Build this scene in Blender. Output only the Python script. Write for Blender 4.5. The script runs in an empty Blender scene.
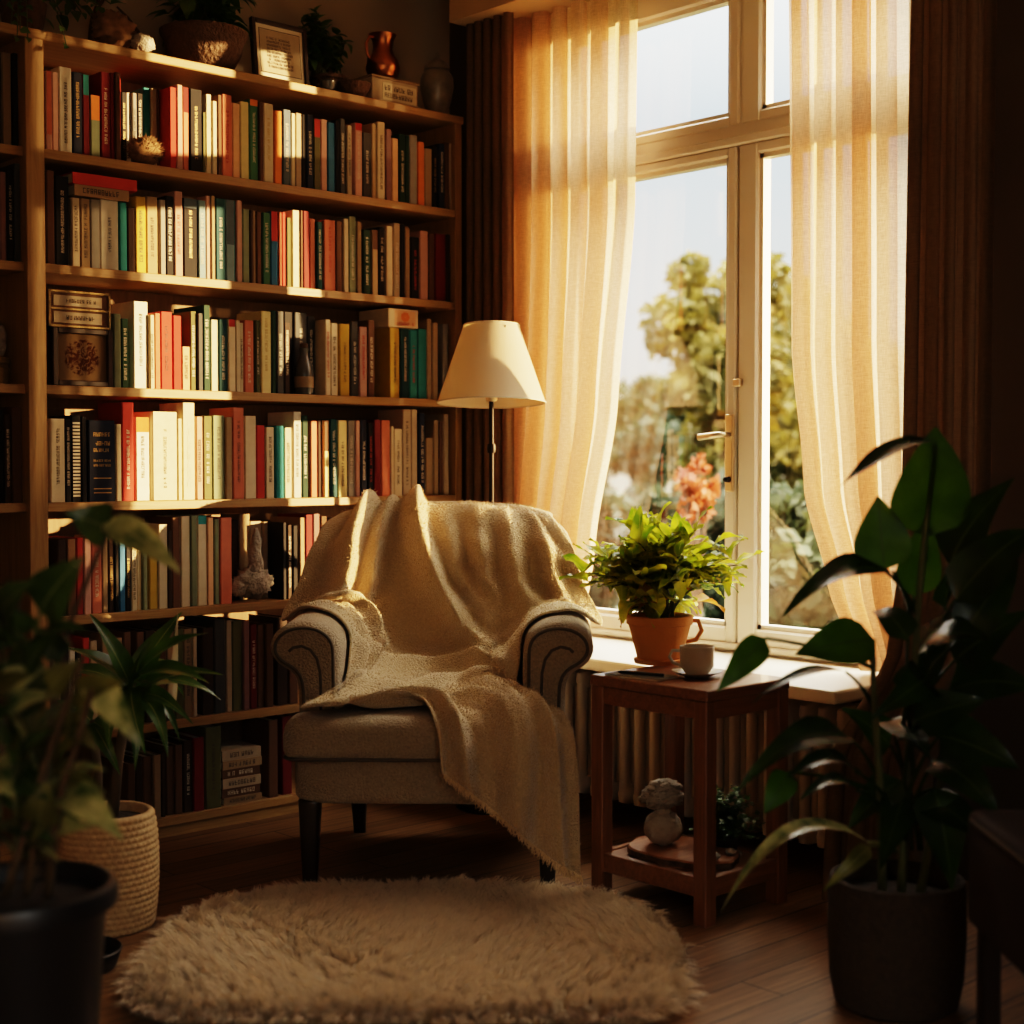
import bpy, bmesh, math, random
import numpy as np
from mathutils import Vector, Matrix, noise
from mathutils.bvhtree import BVHTree

R = random.Random(7)
PI = math.pi
COL = bpy.context.scene.collection

# ------------------------------------------------------------------ camera model
FOC = 1500.0; CAM_H = 1.15; PITCH = math.atan(50 / 1500); YAW = math.radians(47.3)
FW = Vector((math.cos(YAW), math.sin(YAW), 0)); RT = Vector((math.sin(YAW), -math.cos(YAW), 0))
UP = Vector((0, 0, 1))
VF = FW * math.cos(PITCH) - UP * math.sin(PITCH)
VU = UP * math.cos(PITCH) + FW * math.sin(PITCH)
CAM = Vector((0, 0, CAM_H))

def ray(x, y): return VF + RT * ((x - 512) / FOC) - VU * ((y - 512) / FOC)
def onX(x, y, X): r = ray(x, y); return CAM + r * (X / r.x)
def onY(x, y, Y): r = ray(x, y); return CAM + r * (Y / r.y)
def onZ(x, y, Z): r = ray(x, y); return CAM + r * ((Z - CAM_H) / r.z)
def onD(x, y, d): r = ray(x, y); return CAM + r * (d / r.dot(FW))
def LD(lat, d, z=0.0): return RT * lat + FW * d + UP * z

# ------------------------------------------------------------------ mesh builder
class MB:
    def __init__(s): s.v = []; s.f = []; s.uv = None
    def add(s, vs, fs):
        n = len(s.v); s.v += [tuple(p) for p in vs]; s.f += [tuple(i + n for i in f) for f in fs]; return s
    def box(s, a, b, bev=0.0, seg=1):
        (x0, y0, z0), (x1, y1, z1) = a, b
        vs = [(x0,y0,z0),(x1,y0,z0),(x1,y1,z0),(x0,y1,z0),(x0,y0,z1),(x1,y0,z1),(x1,y1,z1),(x0,y1,z1)]
        fs = [(0,3,2,1),(4,5,6,7),(0,1,5,4),(1,2,6,5),(2,3,7,6),(3,0,4,7)]
        if bev <= 0: return s.add(vs, fs)
        bm = bmesh.new(); bv = [bm.verts.new(p) for p in vs]
        for f in fs: bm.faces.new([bv[i] for i in f])
        bmesh.ops.bevel(bm, geom=bm.edges[:], offset=bev, segments=seg, profile=0.5, affect='EDGES')
        bm.verts.index_update()
        s.add([v.co[:] for v in bm.verts], [[v.index for v in f.verts] for f in bm.faces]); bm.free(); return s
    def loft(s, rings, cap0=True, cap1=True, closed=True):
        n = len(rings[0]); vs = [p for r in rings for p in r]; fs = []
        for i in range(len(rings) - 1):
            for j in range(n if closed else n - 1):
                k = (j + 1) % n
                fs.append((i*n+j, i*n+k, (i+1)*n+k, (i+1)*n+j))
        if cap0: fs.append(tuple(range(n))[::-1])
        if cap1: fs.append(tuple(range((len(rings)-1)*n, len(rings)*n)))
        return s.add(vs, fs)
    def lathe(s, prof, c=(0,0,0), seg=32, cap0=True, cap1=True, wob=None):
        rings = []
        for r, z in prof:
            rings.append([(c[0] + r*math.cos(2*PI*k/seg), c[1] + r*math.sin(2*PI*k/seg), c[2] + z) for k in range(seg)])
        return s.loft(rings, cap0, cap1)
    def tube(s, pts, rad, seg=8, cap=True):
        pts = [Vector(p) for p in pts]; n = len(pts)
        rads = rad if isinstance(rad, (list, tuple)) else [rad]*n
        rings = []; ref = None
        for i, p in enumerate(pts):
            t = (pts[min(i+1, n-1)] - pts[max(i-1, 0)])
            if t.length < 1e-9: t = Vector((0,0,1))
            t.normalize()
            if ref is None:
                ref = Vector((1,0,0)) if abs(t.x) < .9 else Vector((0,1,0))
            a = (ref - t*ref.dot(t)).normalized(); b = t.cross(a); ref = a
            rings.append([p + (a*math.cos(2*PI*k/seg) + b*math.sin(2*PI*k/seg))*rads[i] for k in range(seg)])
        return s.loft(rings, cap, cap)
    def grid(s, P):                       # P[i][j] points
        n, m = len(P), len(P[0])
        return s.add([p for r in P for p in r], [(i*m+j, i*m+j+1, (i+1)*m+j+1, (i+1)*m+j) for i in range(n-1) for j in range(m-1)])
    def blob(s, c, r, seg=16, rings=10, amp=.15, freq=3.0, seed=0.0, sq=(1,1,1)):
        rr = []
        for i in range(1, rings):
            t = PI*i/rings
            row = []
            for j in range(seg):
                a = 2*PI*j/seg
                d = Vector((math.sin(t)*math.cos(a), math.sin(t)*math.sin(a), -math.cos(t)))
                k = 1 + amp*noise.noise(d*freq + Vector((seed, seed*2, 0)))
                row.append((c[0]+d.x*r*k*sq[0], c[1]+d.y*r*k*sq[1], c[2]+d.z*r*k*sq[2]))
            rr.append(row)
        return s.loft(rr)

def setp(o, **k):
    for a, b in k.items():
        if b is not None: o[a] = b
def root_loc(o):
    v = Vector((0,0,0))
    while o is not None: v += o.location; o = o.parent
    return v
def obj(name, mb, mat, parent=None, smooth=False, world=False, origin=None, uv=None):
    me = bpy.data.meshes.new(name)
    vs = mb.v
    off = None
    if origin is not None: off = Vector(origin)
    elif world and parent is not None: off = root_loc(parent)
    if off is not None: vs = [(p[0]-off.x, p[1]-off.y, p[2]-off.z) for p in vs]
    me.from_pydata(vs, [], mb.f)
    u = uv if uv is not None else mb.uv
    if u is not None:
        lay = me.uv_layers.new(name='UVMap')
        idx = np.empty(len(me.loops), dtype=np.int32); me.loops.foreach_get('vertex_index', idx)
        lay.data.foreach_set('uv', np.asarray(u, dtype=np.float32)[idx].ravel())
    if smooth is True: me.polygons.foreach_set('use_smooth', [True]*len(me.polygons))
    elif smooth:
        me.polygons.foreach_set('use_smooth', [True]*len(me.polygons))
        me.set_sharp_from_angle(angle=math.radians(smooth))
    if mat is not None: me.materials.append(mat)
    o = bpy.data.objects.new(name, me); COL.objects.link(o)
    if parent is not None: o.parent = parent
    elif origin is not None: o.location = off
    return o
def np_obj(name, V, Fq, mat, parent=None, smooth=False, uv=None):
    me = bpy.data.meshes.new(name); k = Fq.shape[1]
    me.vertices.add(len(V)); me.vertices.foreach_set('co', np.asarray(V, np.float32).ravel())
    me.loops.add(Fq.size); me.loops.foreach_set('vertex_index', Fq.astype(np.int32).ravel())
    me.polygons.add(len(Fq)); me.polygons.foreach_set('loop_start', np.arange(0, Fq.size, k, dtype=np.int32))
    me.polygons.foreach_set('loop_total', np.full(len(Fq), k, np.int32))
    if uv is not None:
        lay = me.uv_layers.new(name='UVMap'); lay.data.foreach_set('uv', np.asarray(uv, np.float32)[Fq.ravel()].ravel())
    me.update(calc_edges=True)
    if smooth: me.polygons.foreach_set('use_smooth', np.ones(len(Fq), bool))
    if mat: me.materials.append(mat)
    o = bpy.data.objects.new(name, me); COL.objects.link(o)
    if parent: o.parent = parent
    return o
def thing(name, label, cat, loc=(0,0,0), rotz=0.0, group=None):
    o = bpy.data.objects.new(name, None); COL.objects.link(o); o.empty_display_size = .05
    o.location = loc; o.rotation_euler = (0,0,rotz); setp(o, label=label, category=cat, group=group); return o
def tag(o, label, cat, group=None, kind=None):
    setp(o, label=label, category=cat, group=group, kind=kind); return o
def struct(name, mb, mat, parent=None, smooth=False):
    o = obj(name, mb, mat, parent, smooth)
    if parent is None: o['kind'] = 'structure'
    return o

# ------------------------------------------------------------------ materials
def nd(nt, typ, **k):
    n = nt.nodes.new(typ)
    for a, b in k.items():
        if a.startswith('i_'): n.inputs[a[2:].replace('_', ' ')].default_value = b
        else: setattr(n, a, b)
    return n
def mix_rgb(nt, fac, a, b, blend='MIX'):
    n = nt.nodes.new('ShaderNodeMix'); n.data_type = 'RGBA'; n.blend_type = blend
    for sock, val in ((n.inputs[0], fac), (n.inputs[6], a), (n.inputs[7], b)):
        if isinstance(val, (int, float)): sock.default_value = val
        elif isinstance(val, (tuple, list)): sock.default_value = (*val[:3], 1)
        else: nt.links.new(val, sock)
    return n.outputs[2]
def new_mat(name):
    m = bpy.data.materials.new(name); m.use_nodes = True; nt = m.node_tree
    b = nt.nodes['Principled BSDF']; return m, nt, b
def mat(name, col, rough=.6, metal=0.0, var=.15, scale=40, bump=0.0, bscale=None, coat=0, sheen=0, rnd=0.0, spec=.5, coords='Object'):
    m, nt, b = new_mat(name)
    tc = nd(nt, 'ShaderNodeTexCoord'); n = nd(nt, 'ShaderNodeTexNoise', i_Scale=scale, i_Detail=5.0)
    nt.links.new(tc.outputs[coords], n.inputs['Vector'])
    c0 = [c*(1-var) for c in col]; c1 = [min(1, c*(1+var)) for c in col]
    out = mix_rgb(nt, n.outputs['Fac'], c0, c1)
    if rnd > 0:
        oi = nd(nt, 'ShaderNodeObjectInfo'); mr = nd(nt, 'ShaderNodeMapRange'); mr.inputs[3].default_value = 1-rnd; mr.inputs[4].default_value = 1+rnd
        nt.links.new(oi.outputs['Random'], mr.inputs[0])
        hs = nd(nt, 'ShaderNodeHueSaturation'); nt.links.new(mr.outputs[0], hs.inputs['Value']); nt.links.new(out, hs.inputs['Color']); out = hs.outputs['Color']
    nt.links.new(out, b.inputs['Base Color'])
    b.inputs['Roughness'].default_value = rough; b.inputs['Metallic'].default_value = metal
    b.inputs['Coat Weight'].default_value = coat; b.inputs['Sheen Weight'].default_value = sheen; b.inputs['Specular IOR Level'].default_value = spec
    if bump > 0:
        n2 = nd(nt, 'ShaderNodeTexNoise', i_Scale=bscale or scale*3, i_Detail=4.0)
        nt.links.new(tc.outputs[coords], n2.inputs['Vector'])
        bp = nd(nt, 'ShaderNodeBump', i_Strength=bump, i_Distance=.01); nt.links.new(n2.outputs['Fac'], bp.inputs['Height']); nt.links.new(bp.outputs['Normal'], b.inputs['Normal'])
    return m
def wood(name, c0, c1, axis=0, rough=.45, scale=6, coat=0.0, bump=.15):
    m, nt, b = new_mat(name)
    tc = nd(nt, 'ShaderNodeTexCoord'); mp = nd(nt, 'ShaderNodeMapping')
    sc = [9, 9, 9]; sc[axis] = .6; mp.inputs['Scale'].default_value = sc
    nt.links.new(tc.outputs['Object'], mp.inputs['Vector'])
    n = nd(nt, 'ShaderNodeTexNoise', i_Scale=scale, i_Detail=8.0, i_Roughness=.65, i_Distortion=1.2); nt.links.new(mp.outputs[0], n.inputs['Vector'])
    cr = nd(nt, 'ShaderNodeValToRGB'); cr.color_ramp.elements[0].position = .3; cr.color_ramp.elements[1].position = .7
    cr.color_ramp.elements[0].color = (*c0, 1); cr.color_ramp.elements[1].color = (*c1, 1)
    nt.links.new(n.outputs['Fac'], cr.inputs['Fac']); nt.links.new(cr.outputs[0], b.inputs['Base Color'])
    b.inputs['Roughness'].default_value = rough; b.inputs['Coat Weight'].default_value = coat
    bp = nd(nt, 'ShaderNodeBump', i_Strength=bump, i_Distance=.004); nt.links.new(n.outputs['Fac'], bp.inputs['Height']); nt.links.new(bp.outputs[0], b.inputs['Normal'])
    return m

M = {}
M['shelf'] = wood('shelf_oak', (.26,.145,.055), (.41,.25,.10), 0, .5)
M['shelf_v'] = wood('shelf_oak_upright', (.26,.145,.055), (.41,.25,.10), 2, .5)
M['shelf_back'] = wood('shelf_backboard', (.19,.115,.055), (.27,.165,.08), 2, .7)
M['table'] = wood('table_wood', (.15,.062,.026), (.28,.122,.052), 0, .38, coat=.15)
M['table_v'] = wood('table_wood_leg', (.15,.062,.026), (.27,.115,.048), 2, .4, coat=.15)
M['darkleg'] = wood('dark_leg_wood', (.012,.007,.004), (.028,.014,.008), 2, .3)
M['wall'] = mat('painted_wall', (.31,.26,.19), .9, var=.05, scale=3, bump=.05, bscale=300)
M['wallw'] = mat('painted_wall_window', (.065,.048,.032), .9, var=.05, scale=3, bump=.05, bscale=300)  # the window wall's backlit shade is put into this near-black colour
M['ceil'] = mat('ceiling_paint', (.62,.54,.42), .95, var=.03, scale=3)
M['white'] = mat('window_white_paint', (.72,.66,.56), .35, var=.05, scale=8, spec=.5)
M['sill'] = mat('sill_paint', (.74,.66,.52), .35, var=.06, scale=6)
M['pelmet'] = mat('pelmet_paint', (.50,.36,.20), .7, var=.05, scale=5)
M['radiator'] = mat('radiator_enamel', (.50,.42,.32), .45, var=.06, scale=20)
M['brass'] = mat('brass', (.62,.50,.34), .38, 1.0, var=.1, scale=60)
M['metal_dark'] = mat('dark_metal', (.02,.016,.013), .4, .8, var=.2)
M['chair'] = mat('chair_fabric', (.36,.285,.19), 1.0, var=.38, scale=150, bump=1.0, bscale=170, sheen=.3, spec=.08)
M['piping'] = mat('chair_piping', (.10,.08,.06), .8, var=.2, scale=120)
M['blanket'] = mat('blanket_wool', (.54,.415,.25), 1.0, var=.3, scale=170, bump=.9, bscale=200, sheen=.5, spec=.1)
M['fringe'] = mat('blanket_fringe', (.62,.46,.26), 1.0, var=.25, scale=170, sheen=.4)
M['rugback'] = mat('rug_backing', (.40,.31,.20), .95)
M['black_pot'] = mat('black_plastic', (.012,.012,.013), .38, var=.2, scale=12)
M['soil'] = mat('soil', (.03,.02,.013), 1.0, var=.5, scale=60, bump=1.0, bscale=90)
M['terracotta'] = mat('terracotta', (.60,.26,.07), .85, var=.18, scale=14, bump=.15, bscale=120)
M['ceramic'] = mat('grey_ceramic', (.44,.38,.29), .35, var=.08, scale=30, coat=.3)
M['coffee'] = mat('coffee', (.03,.012,.005), .1)
M['stone'] = mat('grey_stone', (.36,.31,.25), .95, var=.4, scale=40, bump=1.0, bscale=70)
M['bark'] = mat('bark_slab', (.10,.055,.03), .95, var=.5, scale=30, bump=1.0, bscale=60)
M['slab'] = wood('slab_wood', (.20,.075,.028), (.34,.15,.06), 0, .6)
M['copper'] = mat('copper', (.42,.16,.07), .3, 1.0, var=.25, scale=25)
M['bronze'] = mat('dark_basket', (.10,.055,.028), .7, var=.5, scale=55, bump=.9, bscale=90)
M['stem'] = mat('plant_stem', (.09,.10,.03), .7, var=.3, scale=30)
M['stem_brown'] = mat('plant_stem_brown', (.10,.065,.03), .8, var=.3, scale=30)
M['paper'] = mat('paper', (.62,.54,.41), .9, var=.1, scale=30)
M['ink'] = mat('ink', (.035,.028,.022), .8)
M['gilt'] = mat('gilt_frame', (.32,.22,.09), .45, .5, var=.3, scale=60, bump=.3)
M['frame_dark'] = mat('dark_frame', (.035,.018,.011), .4, var=.3)
M['leather'] = mat('dark_leather', (.022,.008,.006), .75, var=.2, scale=60, bump=.3, bscale=220)
M['glass_jar'] = mat('smoky_glass', (.10,.10,.095), .12, var=.4, scale=18)

def leaf_mat(name, c0, c1, rib, trans=.45, rough=.35, vein=True, scale=14):
    m = bpy.data.materials.new(name); m.use_nodes = True; nt = m.node_tree; b = nt.nodes['Principled BSDF']; out = nt.nodes['Material Output']
    tc = nd(nt, 'ShaderNodeTexCoord'); uvn = nd(nt, 'ShaderNodeUVMap'); sep = nd(nt, 'ShaderNodeSeparateXYZ'); nt.links.new(uvn.outputs[0], sep.inputs[0])
    n = nd(nt, 'ShaderNodeTexNoise', i_Scale=scale, i_Detail=4.0); nt.links.new(tc.outputs['Object'], n.inputs['Vector'])
    cr = nd(nt, 'ShaderNodeValToRGB'); cr.color_ramp.elements[0].position = .35; cr.color_ramp.elements[1].position = .68
    cr.color_ramp.elements[0].color = (*c0, 1); cr.color_ramp.elements[1].color = (*c1, 1); nt.links.new(n.outputs['Fac'], cr.inputs[0])
    a = nd(nt, 'ShaderNodeMath', operation='SUBTRACT'); nt.links.new(sep.outputs[0], a.inputs[0]); a.inputs[1].default_value = .5
    a2 = nd(nt, 'ShaderNodeMath', operation='ABSOLUTE'); nt.links.new(a.outputs[0], a2.inputs[0])
    lt = nd(nt, 'ShaderNodeMath', operation='LESS_THAN'); nt.links.new(a2.outputs[0], lt.inputs[0]); lt.inputs[1].default_value = .025
    # side veins: stripes over v + |u|
    ad = nd(nt, 'ShaderNodeMath', operation='MULTIPLY_ADD'); nt.links.new(a2.outputs[0], ad.inputs[0]); ad.inputs[1].default_value = -.9; nt.links.new(sep.outputs[1], ad.inputs[2])
    ml = nd(nt, 'ShaderNodeMath', operation='MULTIPLY'); nt.links.new(ad.outputs[0], ml.inputs[0]); ml.inputs[1].default_value = 11.0
    fr = nd(nt, 'ShaderNodeMath', operation='FRACT'); nt.links.new(ml.outputs[0], fr.inputs[0])
    l2 = nd(nt, 'ShaderNodeMath', operation='LESS_THAN'); nt.links.new(fr.outputs[0], l2.inputs[0]); l2.inputs[1].default_value = .10
    l3 = nd(nt, 'ShaderNodeMath', operation='MULTIPLY'); nt.links.new(l2.outputs[0], l3.inputs[0]); l3.inputs[1].default_value = .35 if vein else 0.0
    mx = nd(nt, 'ShaderNodeMath', operation='MAXIMUM'); nt.links.new(lt.outputs[0], mx.inputs[0]); nt.links.new(l3.outputs[0], mx.inputs[1])
    col = mix_rgb(nt, mx.outputs[0], cr.outputs[0], rib)
    nt.links.new(col, b.inputs['Base Color']); b.inputs['Roughness'].default_value = rough
    bp = nd(nt, 'ShaderNodeBump', i_Strength=.25, i_Distance=.004); nt.links.new(mx.outputs[0], bp.inputs['Height']); nt.links.new(bp.outputs[0], b.inputs['Normal'])
    tr = nd(nt, 'ShaderNodeBsdfTranslucent'); hs = nd(nt, 'ShaderNodeHueSaturation', i_Value=1.6, i_Saturation=1.1); nt.links.new(col, hs.inputs['Color']); nt.links.new(hs.outputs[0], tr.inputs[0])
    ms = nd(nt, 'ShaderNodeMixShader'); ms.inputs[0].default_value = trans; nt.links.new(b.outputs[0], ms.inputs[1]); nt.links.new(tr.outputs[0], ms.inputs[2]); nt.links.new(ms.outputs[0], out.inputs[0])
    return m
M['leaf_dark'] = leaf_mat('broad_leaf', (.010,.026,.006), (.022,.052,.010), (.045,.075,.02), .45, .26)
M['leaf_backlit'] = leaf_mat('broad_leaf_thin', (.024,.062,.008), (.045,.095,.014), (.03,.06,.015), .68, .35)  # brighter copy of the broad leaf, backlight put into its colour
M['leaf_varieg'] = leaf_mat('variegated_leaf', (.05,.10,.028), (.52,.53,.26), (.30,.32,.16), .35, .28, scale=22)
M['leaf_left'] = leaf_mat('left_leaf', (.028,.062,.016), (.080,.135,.036), (.14,.18,.07), .35, .24)
M['leaf_olive'] = leaf_mat('olive_leaf', (.075,.085,.020), (.15,.15,.045), (.18,.18,.07), .4, .4)
M['leaf_strap'] = leaf_mat('strap_leaf', (.035,.085,.018), (.09,.17,.036), (.26,.30,.10), .38, .3, vein=False)
M['leaf_bright'] = leaf_mat('bright_leaf', (.11,.18,.02), (.50,.47,.07), (.30,.32,.08), .55, .35, vein=False, scale=18)
M['leaf_autumn'] = leaf_mat('dry_leaf', (.28,.11,.02), (.38,.26,.06), (.35,.22,.06), .5, .5, vein=False)
M['leaf_ivy'] = leaf_mat('ivy_leaf', (.035,.085,.018), (.085,.165,.035), (.06,.10,.03), .3, .4, vein=False)
M['leaf_dry'] = leaf_mat('pale_leaf', (.42,.36,.24), (.58,.50,.34), (.5,.42,.28), .3, .6, vein=False)

# ------------------------------------------------------------------ leaves
def leaf_pts(base, tip, width, up, droop=.12, fold=.18, shape=.45, nl=10, nw=4, wave=.03, tw=0.0, notch=0.0):
    base, tip, up = Vector(base), Vector(tip), Vector(up)
    ax = tip - base; L = ax.length
    side = ax.cross(up).normalized(); nrm = side.cross(ax).normalized()
    P = []; UV = []; ph = R.uniform(0, 6)
    for i in range(nl + 1):
        t = i / nl
        c = base.lerp(tip, t) + nrm * (droop * L * 4 * t * (1 - t))
        if notch: w = width * .5 * (math.sin(PI * min(1, t*1.0 + 0) ** shape) ** .8 if 0 < t < 1 else 0.02)
        else: w = width * .5 * max(.03, math.sin(PI * t ** shape) ** .9)
        if t == 1: w = width * .012
        ang = tw * t
        sd = side * math.cos(ang) + nrm * math.sin(ang); nn = nrm * math.cos(ang) - side * math.sin(ang)
        row = []
        for j in range(nw + 1):
            q = -1 + 2 * j / nw
            back = ax.normalized() * (-notch * width * abs(q) * (1 - t) ** 3)
            row.append(c + sd * (q * w) + nn * (fold * w * abs(q) + wave * width * math.sin(ph + t * 9 + q * 2) * abs(q)) + back)
            UV.append((.5 + q * .5, t))
        P.append(row)
    return P, UV
def add_leaf(mb, *a, **k):
    P, UV = leaf_pts(*a, **k); mb.grid(P); mb.uv = (mb.uv or []) + UV
    return P
def bez(a, b, c, n=8):
    a, b, c = Vector(a), Vector(b), Vector(c)
    return [a*(1-t)**2 + b*2*t*(1-t) + c*t*t for t in [i/n for i in range(n+1)]]

# ================================================================== ROOM SHELL
XW = 3.75                      # window plane
YB = 4.06; YBK = 4.34          # bookcase front and back
CEIL = 2.95
def floor_mat():
    m, nt, b = new_mat('plank_floor')
    tc = nd(nt, 'ShaderNodeTexCoord'); br = nd(nt, 'ShaderNodeTexBrick'); br.offset = .37; br.offset_frequency = 2
    br.inputs['Scale'].default_value = 1.0; br.inputs['Brick Width'].default_value = 1.3; br.inputs['Row Height'].default_value = .115
    br.inputs['Mortar Size'].default_value = .0022; br.inputs['Mortar Smooth'].default_value = .3
    br.inputs['Color1'].default_value = (.20,.108,.048,1); br.inputs['Color2'].default_value = (.31,.175,.08,1); br.inputs['Mortar'].default_value = (.02,.009,.004,1)
    nt.links.new(tc.outputs['Object'], br.inputs['Vector'])
    mp = nd(nt, 'ShaderNodeMapping'); mp.inputs['Scale'].default_value = (1.2, 22, 1); nt.links.new(tc.outputs['Object'], mp.inputs['Vector'])
    n = nd(nt, 'ShaderNodeTexNoise', i_Scale=3.0, i_Detail=9.0, i_Roughness=.7, i_Distortion=.6); nt.links.new(mp.outputs[0], n.inputs['Vector'])
    cr = nd(nt, 'ShaderNodeValToRGB'); cr.color_ramp.elements[0].position = .3; cr.color_ramp.elements[1].position = .72
    cr.color_ramp.elements[0].color = (.45,.45,.45,1); cr.color_ramp.elements[1].color = (1.15,1.15,1.15,1); nt.links.new(n.outputs['Fac'], cr.inputs[0])
    col = mix_rgb(nt, 1.0, br.outputs['Color'], cr.outputs[0], 'MULTIPLY'); nt.links.new(col, b.inputs['Base Color'])
    b.inputs['Roughness'].default_value = .5; b.inputs['Specular IOR Level'].default_value = .3
    bp = nd(nt, 'ShaderNodeBump', i_Strength=.25, i_Distance=.003); nt.links.new(br.outputs['Fac'], bp.inputs['Height']); bp.invert = True
    bp2 = nd(nt, 'ShaderNodeBump', i_Strength=.08, i_Distance=.003); nt.links.new(n.outputs['Fac'], bp2.inputs['Height']); nt.links.new(bp.outputs[0], bp2.inputs['Normal']); nt.links.new(bp2.outputs[0], b.inputs['Normal'])
    return m
M['floor'] = floor_mat()
X0, Y0 = -1.3, -1.3
OY0, OY1, OZ0, OZ1 = 2.12, 3.86, .53, 2.74      # window opening
struct('floor', MB().box((X0-.1, Y0-.1, -.1), (XW+.15, YBK+.12, 0)), M['floor'])
struct('ceiling', MB().box((X0-.1, Y0-.1, CEIL), (XW+.15, YBK+.12, CEIL+.1)), M['ceil'])
struct('wall_back', MB().box((X0-.1, YBK+.005, 0), (XW+.15, YBK+.12, CEIL)), M['wall'])
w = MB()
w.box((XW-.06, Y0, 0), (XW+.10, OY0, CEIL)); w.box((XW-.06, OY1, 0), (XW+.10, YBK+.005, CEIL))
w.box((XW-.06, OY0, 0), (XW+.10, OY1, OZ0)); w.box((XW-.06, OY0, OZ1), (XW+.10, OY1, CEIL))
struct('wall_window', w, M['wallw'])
struct('wall_left', MB().box((X0-.1, Y0, 0), (X0, YBK, CEIL)), M['wall'])
# wall behind the camera with an unseen opening added to let in fill daylight
w = MB()
w.box((X0, Y0-.1, 0), (XW-.06, Y0, .6)); w.box((X0, Y0-.1, 2.6), (XW-.06, Y0, CEIL))
w.box((X0, Y0-.1, .6), (-.8, Y0, 2.6)); w.box((.55, Y0-.1, .6), (XW-.06, Y0, 2.6))
struct('wall_front', w, M['wall'])
# sill
struct('trim_sill', MB().box((3.275, 2.30, .512), (XW-.015, 3.84, .55), .008, 2), M['sill'])
struct('trim_pelmet', MB().box((3.43, 1.2, 2.685), (XW-.06, 4.04, CEIL)), M['pelmet'])

# ------------------------------------------------------------------ window
gm = bpy.data.materials.new('window_glass'); gm.use_nodes = True; nt = gm.node_tree; nt.nodes.remove(nt.nodes['Principled BSDF'])
lw_ = nd(nt, 'ShaderNodeLayerWeight'); pw_ = nd(nt, 'ShaderNodeMath', operation='POWER'); pw_.inputs[1].default_value = 4.0; nt.links.new(lw_.outputs['Facing'], pw_.inputs[0])
fr = nd(nt, 'ShaderNodeMath', operation='MULTIPLY_ADD'); fr.inputs[1].default_value = .85; fr.inputs[2].default_value = .13; nt.links.new(pw_.outputs[0], fr.inputs[0]); tp = nd(nt, 'ShaderNodeBsdfTransparent'); tp.inputs[0].default_value = (.97,.98,.97,1)
gl = nd(nt, 'ShaderNodeBsdfGlossy', i_Roughness=.0); ms = nd(nt, 'ShaderNodeMixShader')
nt.links.new(fr.outputs[0], ms.inputs[0]); nt.links.new(tp.outputs[0], ms.inputs[1]); nt.links.new(gl.outputs[0], ms.inputs[2]); nt.links.new(ms.outputs[0], nt.nodes['Material Output'].inputs[0])
M['glass'] = gm
win = bpy.data.objects.new('window_1', None); COL.objects.link(win); win.location = (XW, 3.0, OZ0); win['kind'] = 'structure'
setp(win, label='tall white casement window with a transom above, looking onto a sunlit garden', category='window')
fx0, fx1 = XW-.03, XW+.055
fb = MB()
for a, b in [q_ for q_ in (((OY0, OZ0), (OY0+.03, OZ1)), ((OY1-.08, OZ0), (OY1, OZ1)), ((OY0, OZ0), (OY1, OZ0+.055)), ((OY0, OZ1-.07), (OY1, OZ1)), ((OY0, 2.125), (OY1, 2.215)))]:
    fb.box((fx0, a[0], a[1]), (fx1, b[0], b[1]), .006)
fb.box((fx0+.002, 2.925, OZ0+.02), (fx1-.002, 3.035, OZ1-.02), .006)
fb.box((fx0-.022, OY0+.01, 2.135), (fx0, OY1-.01, 2.165), .006)
fb.box((fx0-.03, OY0+.01, OZ0+.03), (fx0, OY1-.01, OZ0+.05), .006)
obj('window_frame', fb, M['white'], win, world=True)
def sash(y0, y1, z0, z1, ls, rs, bs, ts, x=XW-.045):
    s = MB()
    s.box((x, y0, z0), (x+.06, y0+ls, z1), .006); s.box((x, y1-rs, z0), (x+.06, y1, z1), .006)
    s.box((x, y0+ls-.004, z0), (x+.06, y1-rs+.004, z0+bs), .006); s.box((x, y0+ls-.004, z1-ts), (x+.06, y1-rs+.004, z1), .006)
    # inner glazing bead
    q = .014
    a0, a1, c0, c1 = y0+ls, y1-rs, z0+bs, z1-ts
    s.box((x+.014, a0-.002, c0), (x+.05, a0+q, c1)); s.box((x+.014, a1-q, c0), (x+.05, a1+.002, c1)); s.box((x+.014, a0, c0), (x+.05, a1, c0+q)); s.box((x+.014, a0, c1-q), (x+.05, a1, c1))
    so = obj('sash', s, M['white'], win, world=True)
    obj('pane', MB().add([(x+.03, a0, c0), (x+.03, a1, c0), (x+.03, a1, c1), (x+.03, a0, c1)], [(0,1,2,3)]), M['glass'], so, world=True)
    return so
sl = sash(2.985, 3.815, .575, 2.135, .036, .075, .055, .03)
sr = sash(2.145, 2.975, .575, 2.135, .05, .072, .055, .035)
sash(2.985, 3.815, 2.20, 2.70, .040, .075, .035, .09, XW-.035)
sash(2.145, 2.975, 2.20, 2.70, .05, .072, .035, .09, XW-.035)
h = MB(); h.box((XW-.056, 2.985, 1.055), (XW-.043, 3.018, 1.30), .005, 2)
ho = obj('handle_plate', h, M['brass'], win, world=True)
hl = MB(); hl.tube([(XW-.05, 3.0, 1.235), (XW-.095, 3.0, 1.235), (XW-.10, 3.012, 1.235), (XW-.10, 3.085, 1.228)], [.009,.009,.009,.011], 10)
obj('lever', hl, M['brass'], ho, True, world=True)
kh = MB(); kh.tube([(XW-.05, 3.0, 1.095), (XW-.075, 3.0, 1.095)], [.011,.008], 10); obj('keyhole', kh, M['metal_dark'], ho, True, world=True)
lt = MB(); lt.box((XW-.06, 2.955, 1.385), (XW-.043, 2.985, 1.41), .003); obj('latch', lt, M['brass'], win, world=True)

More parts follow.
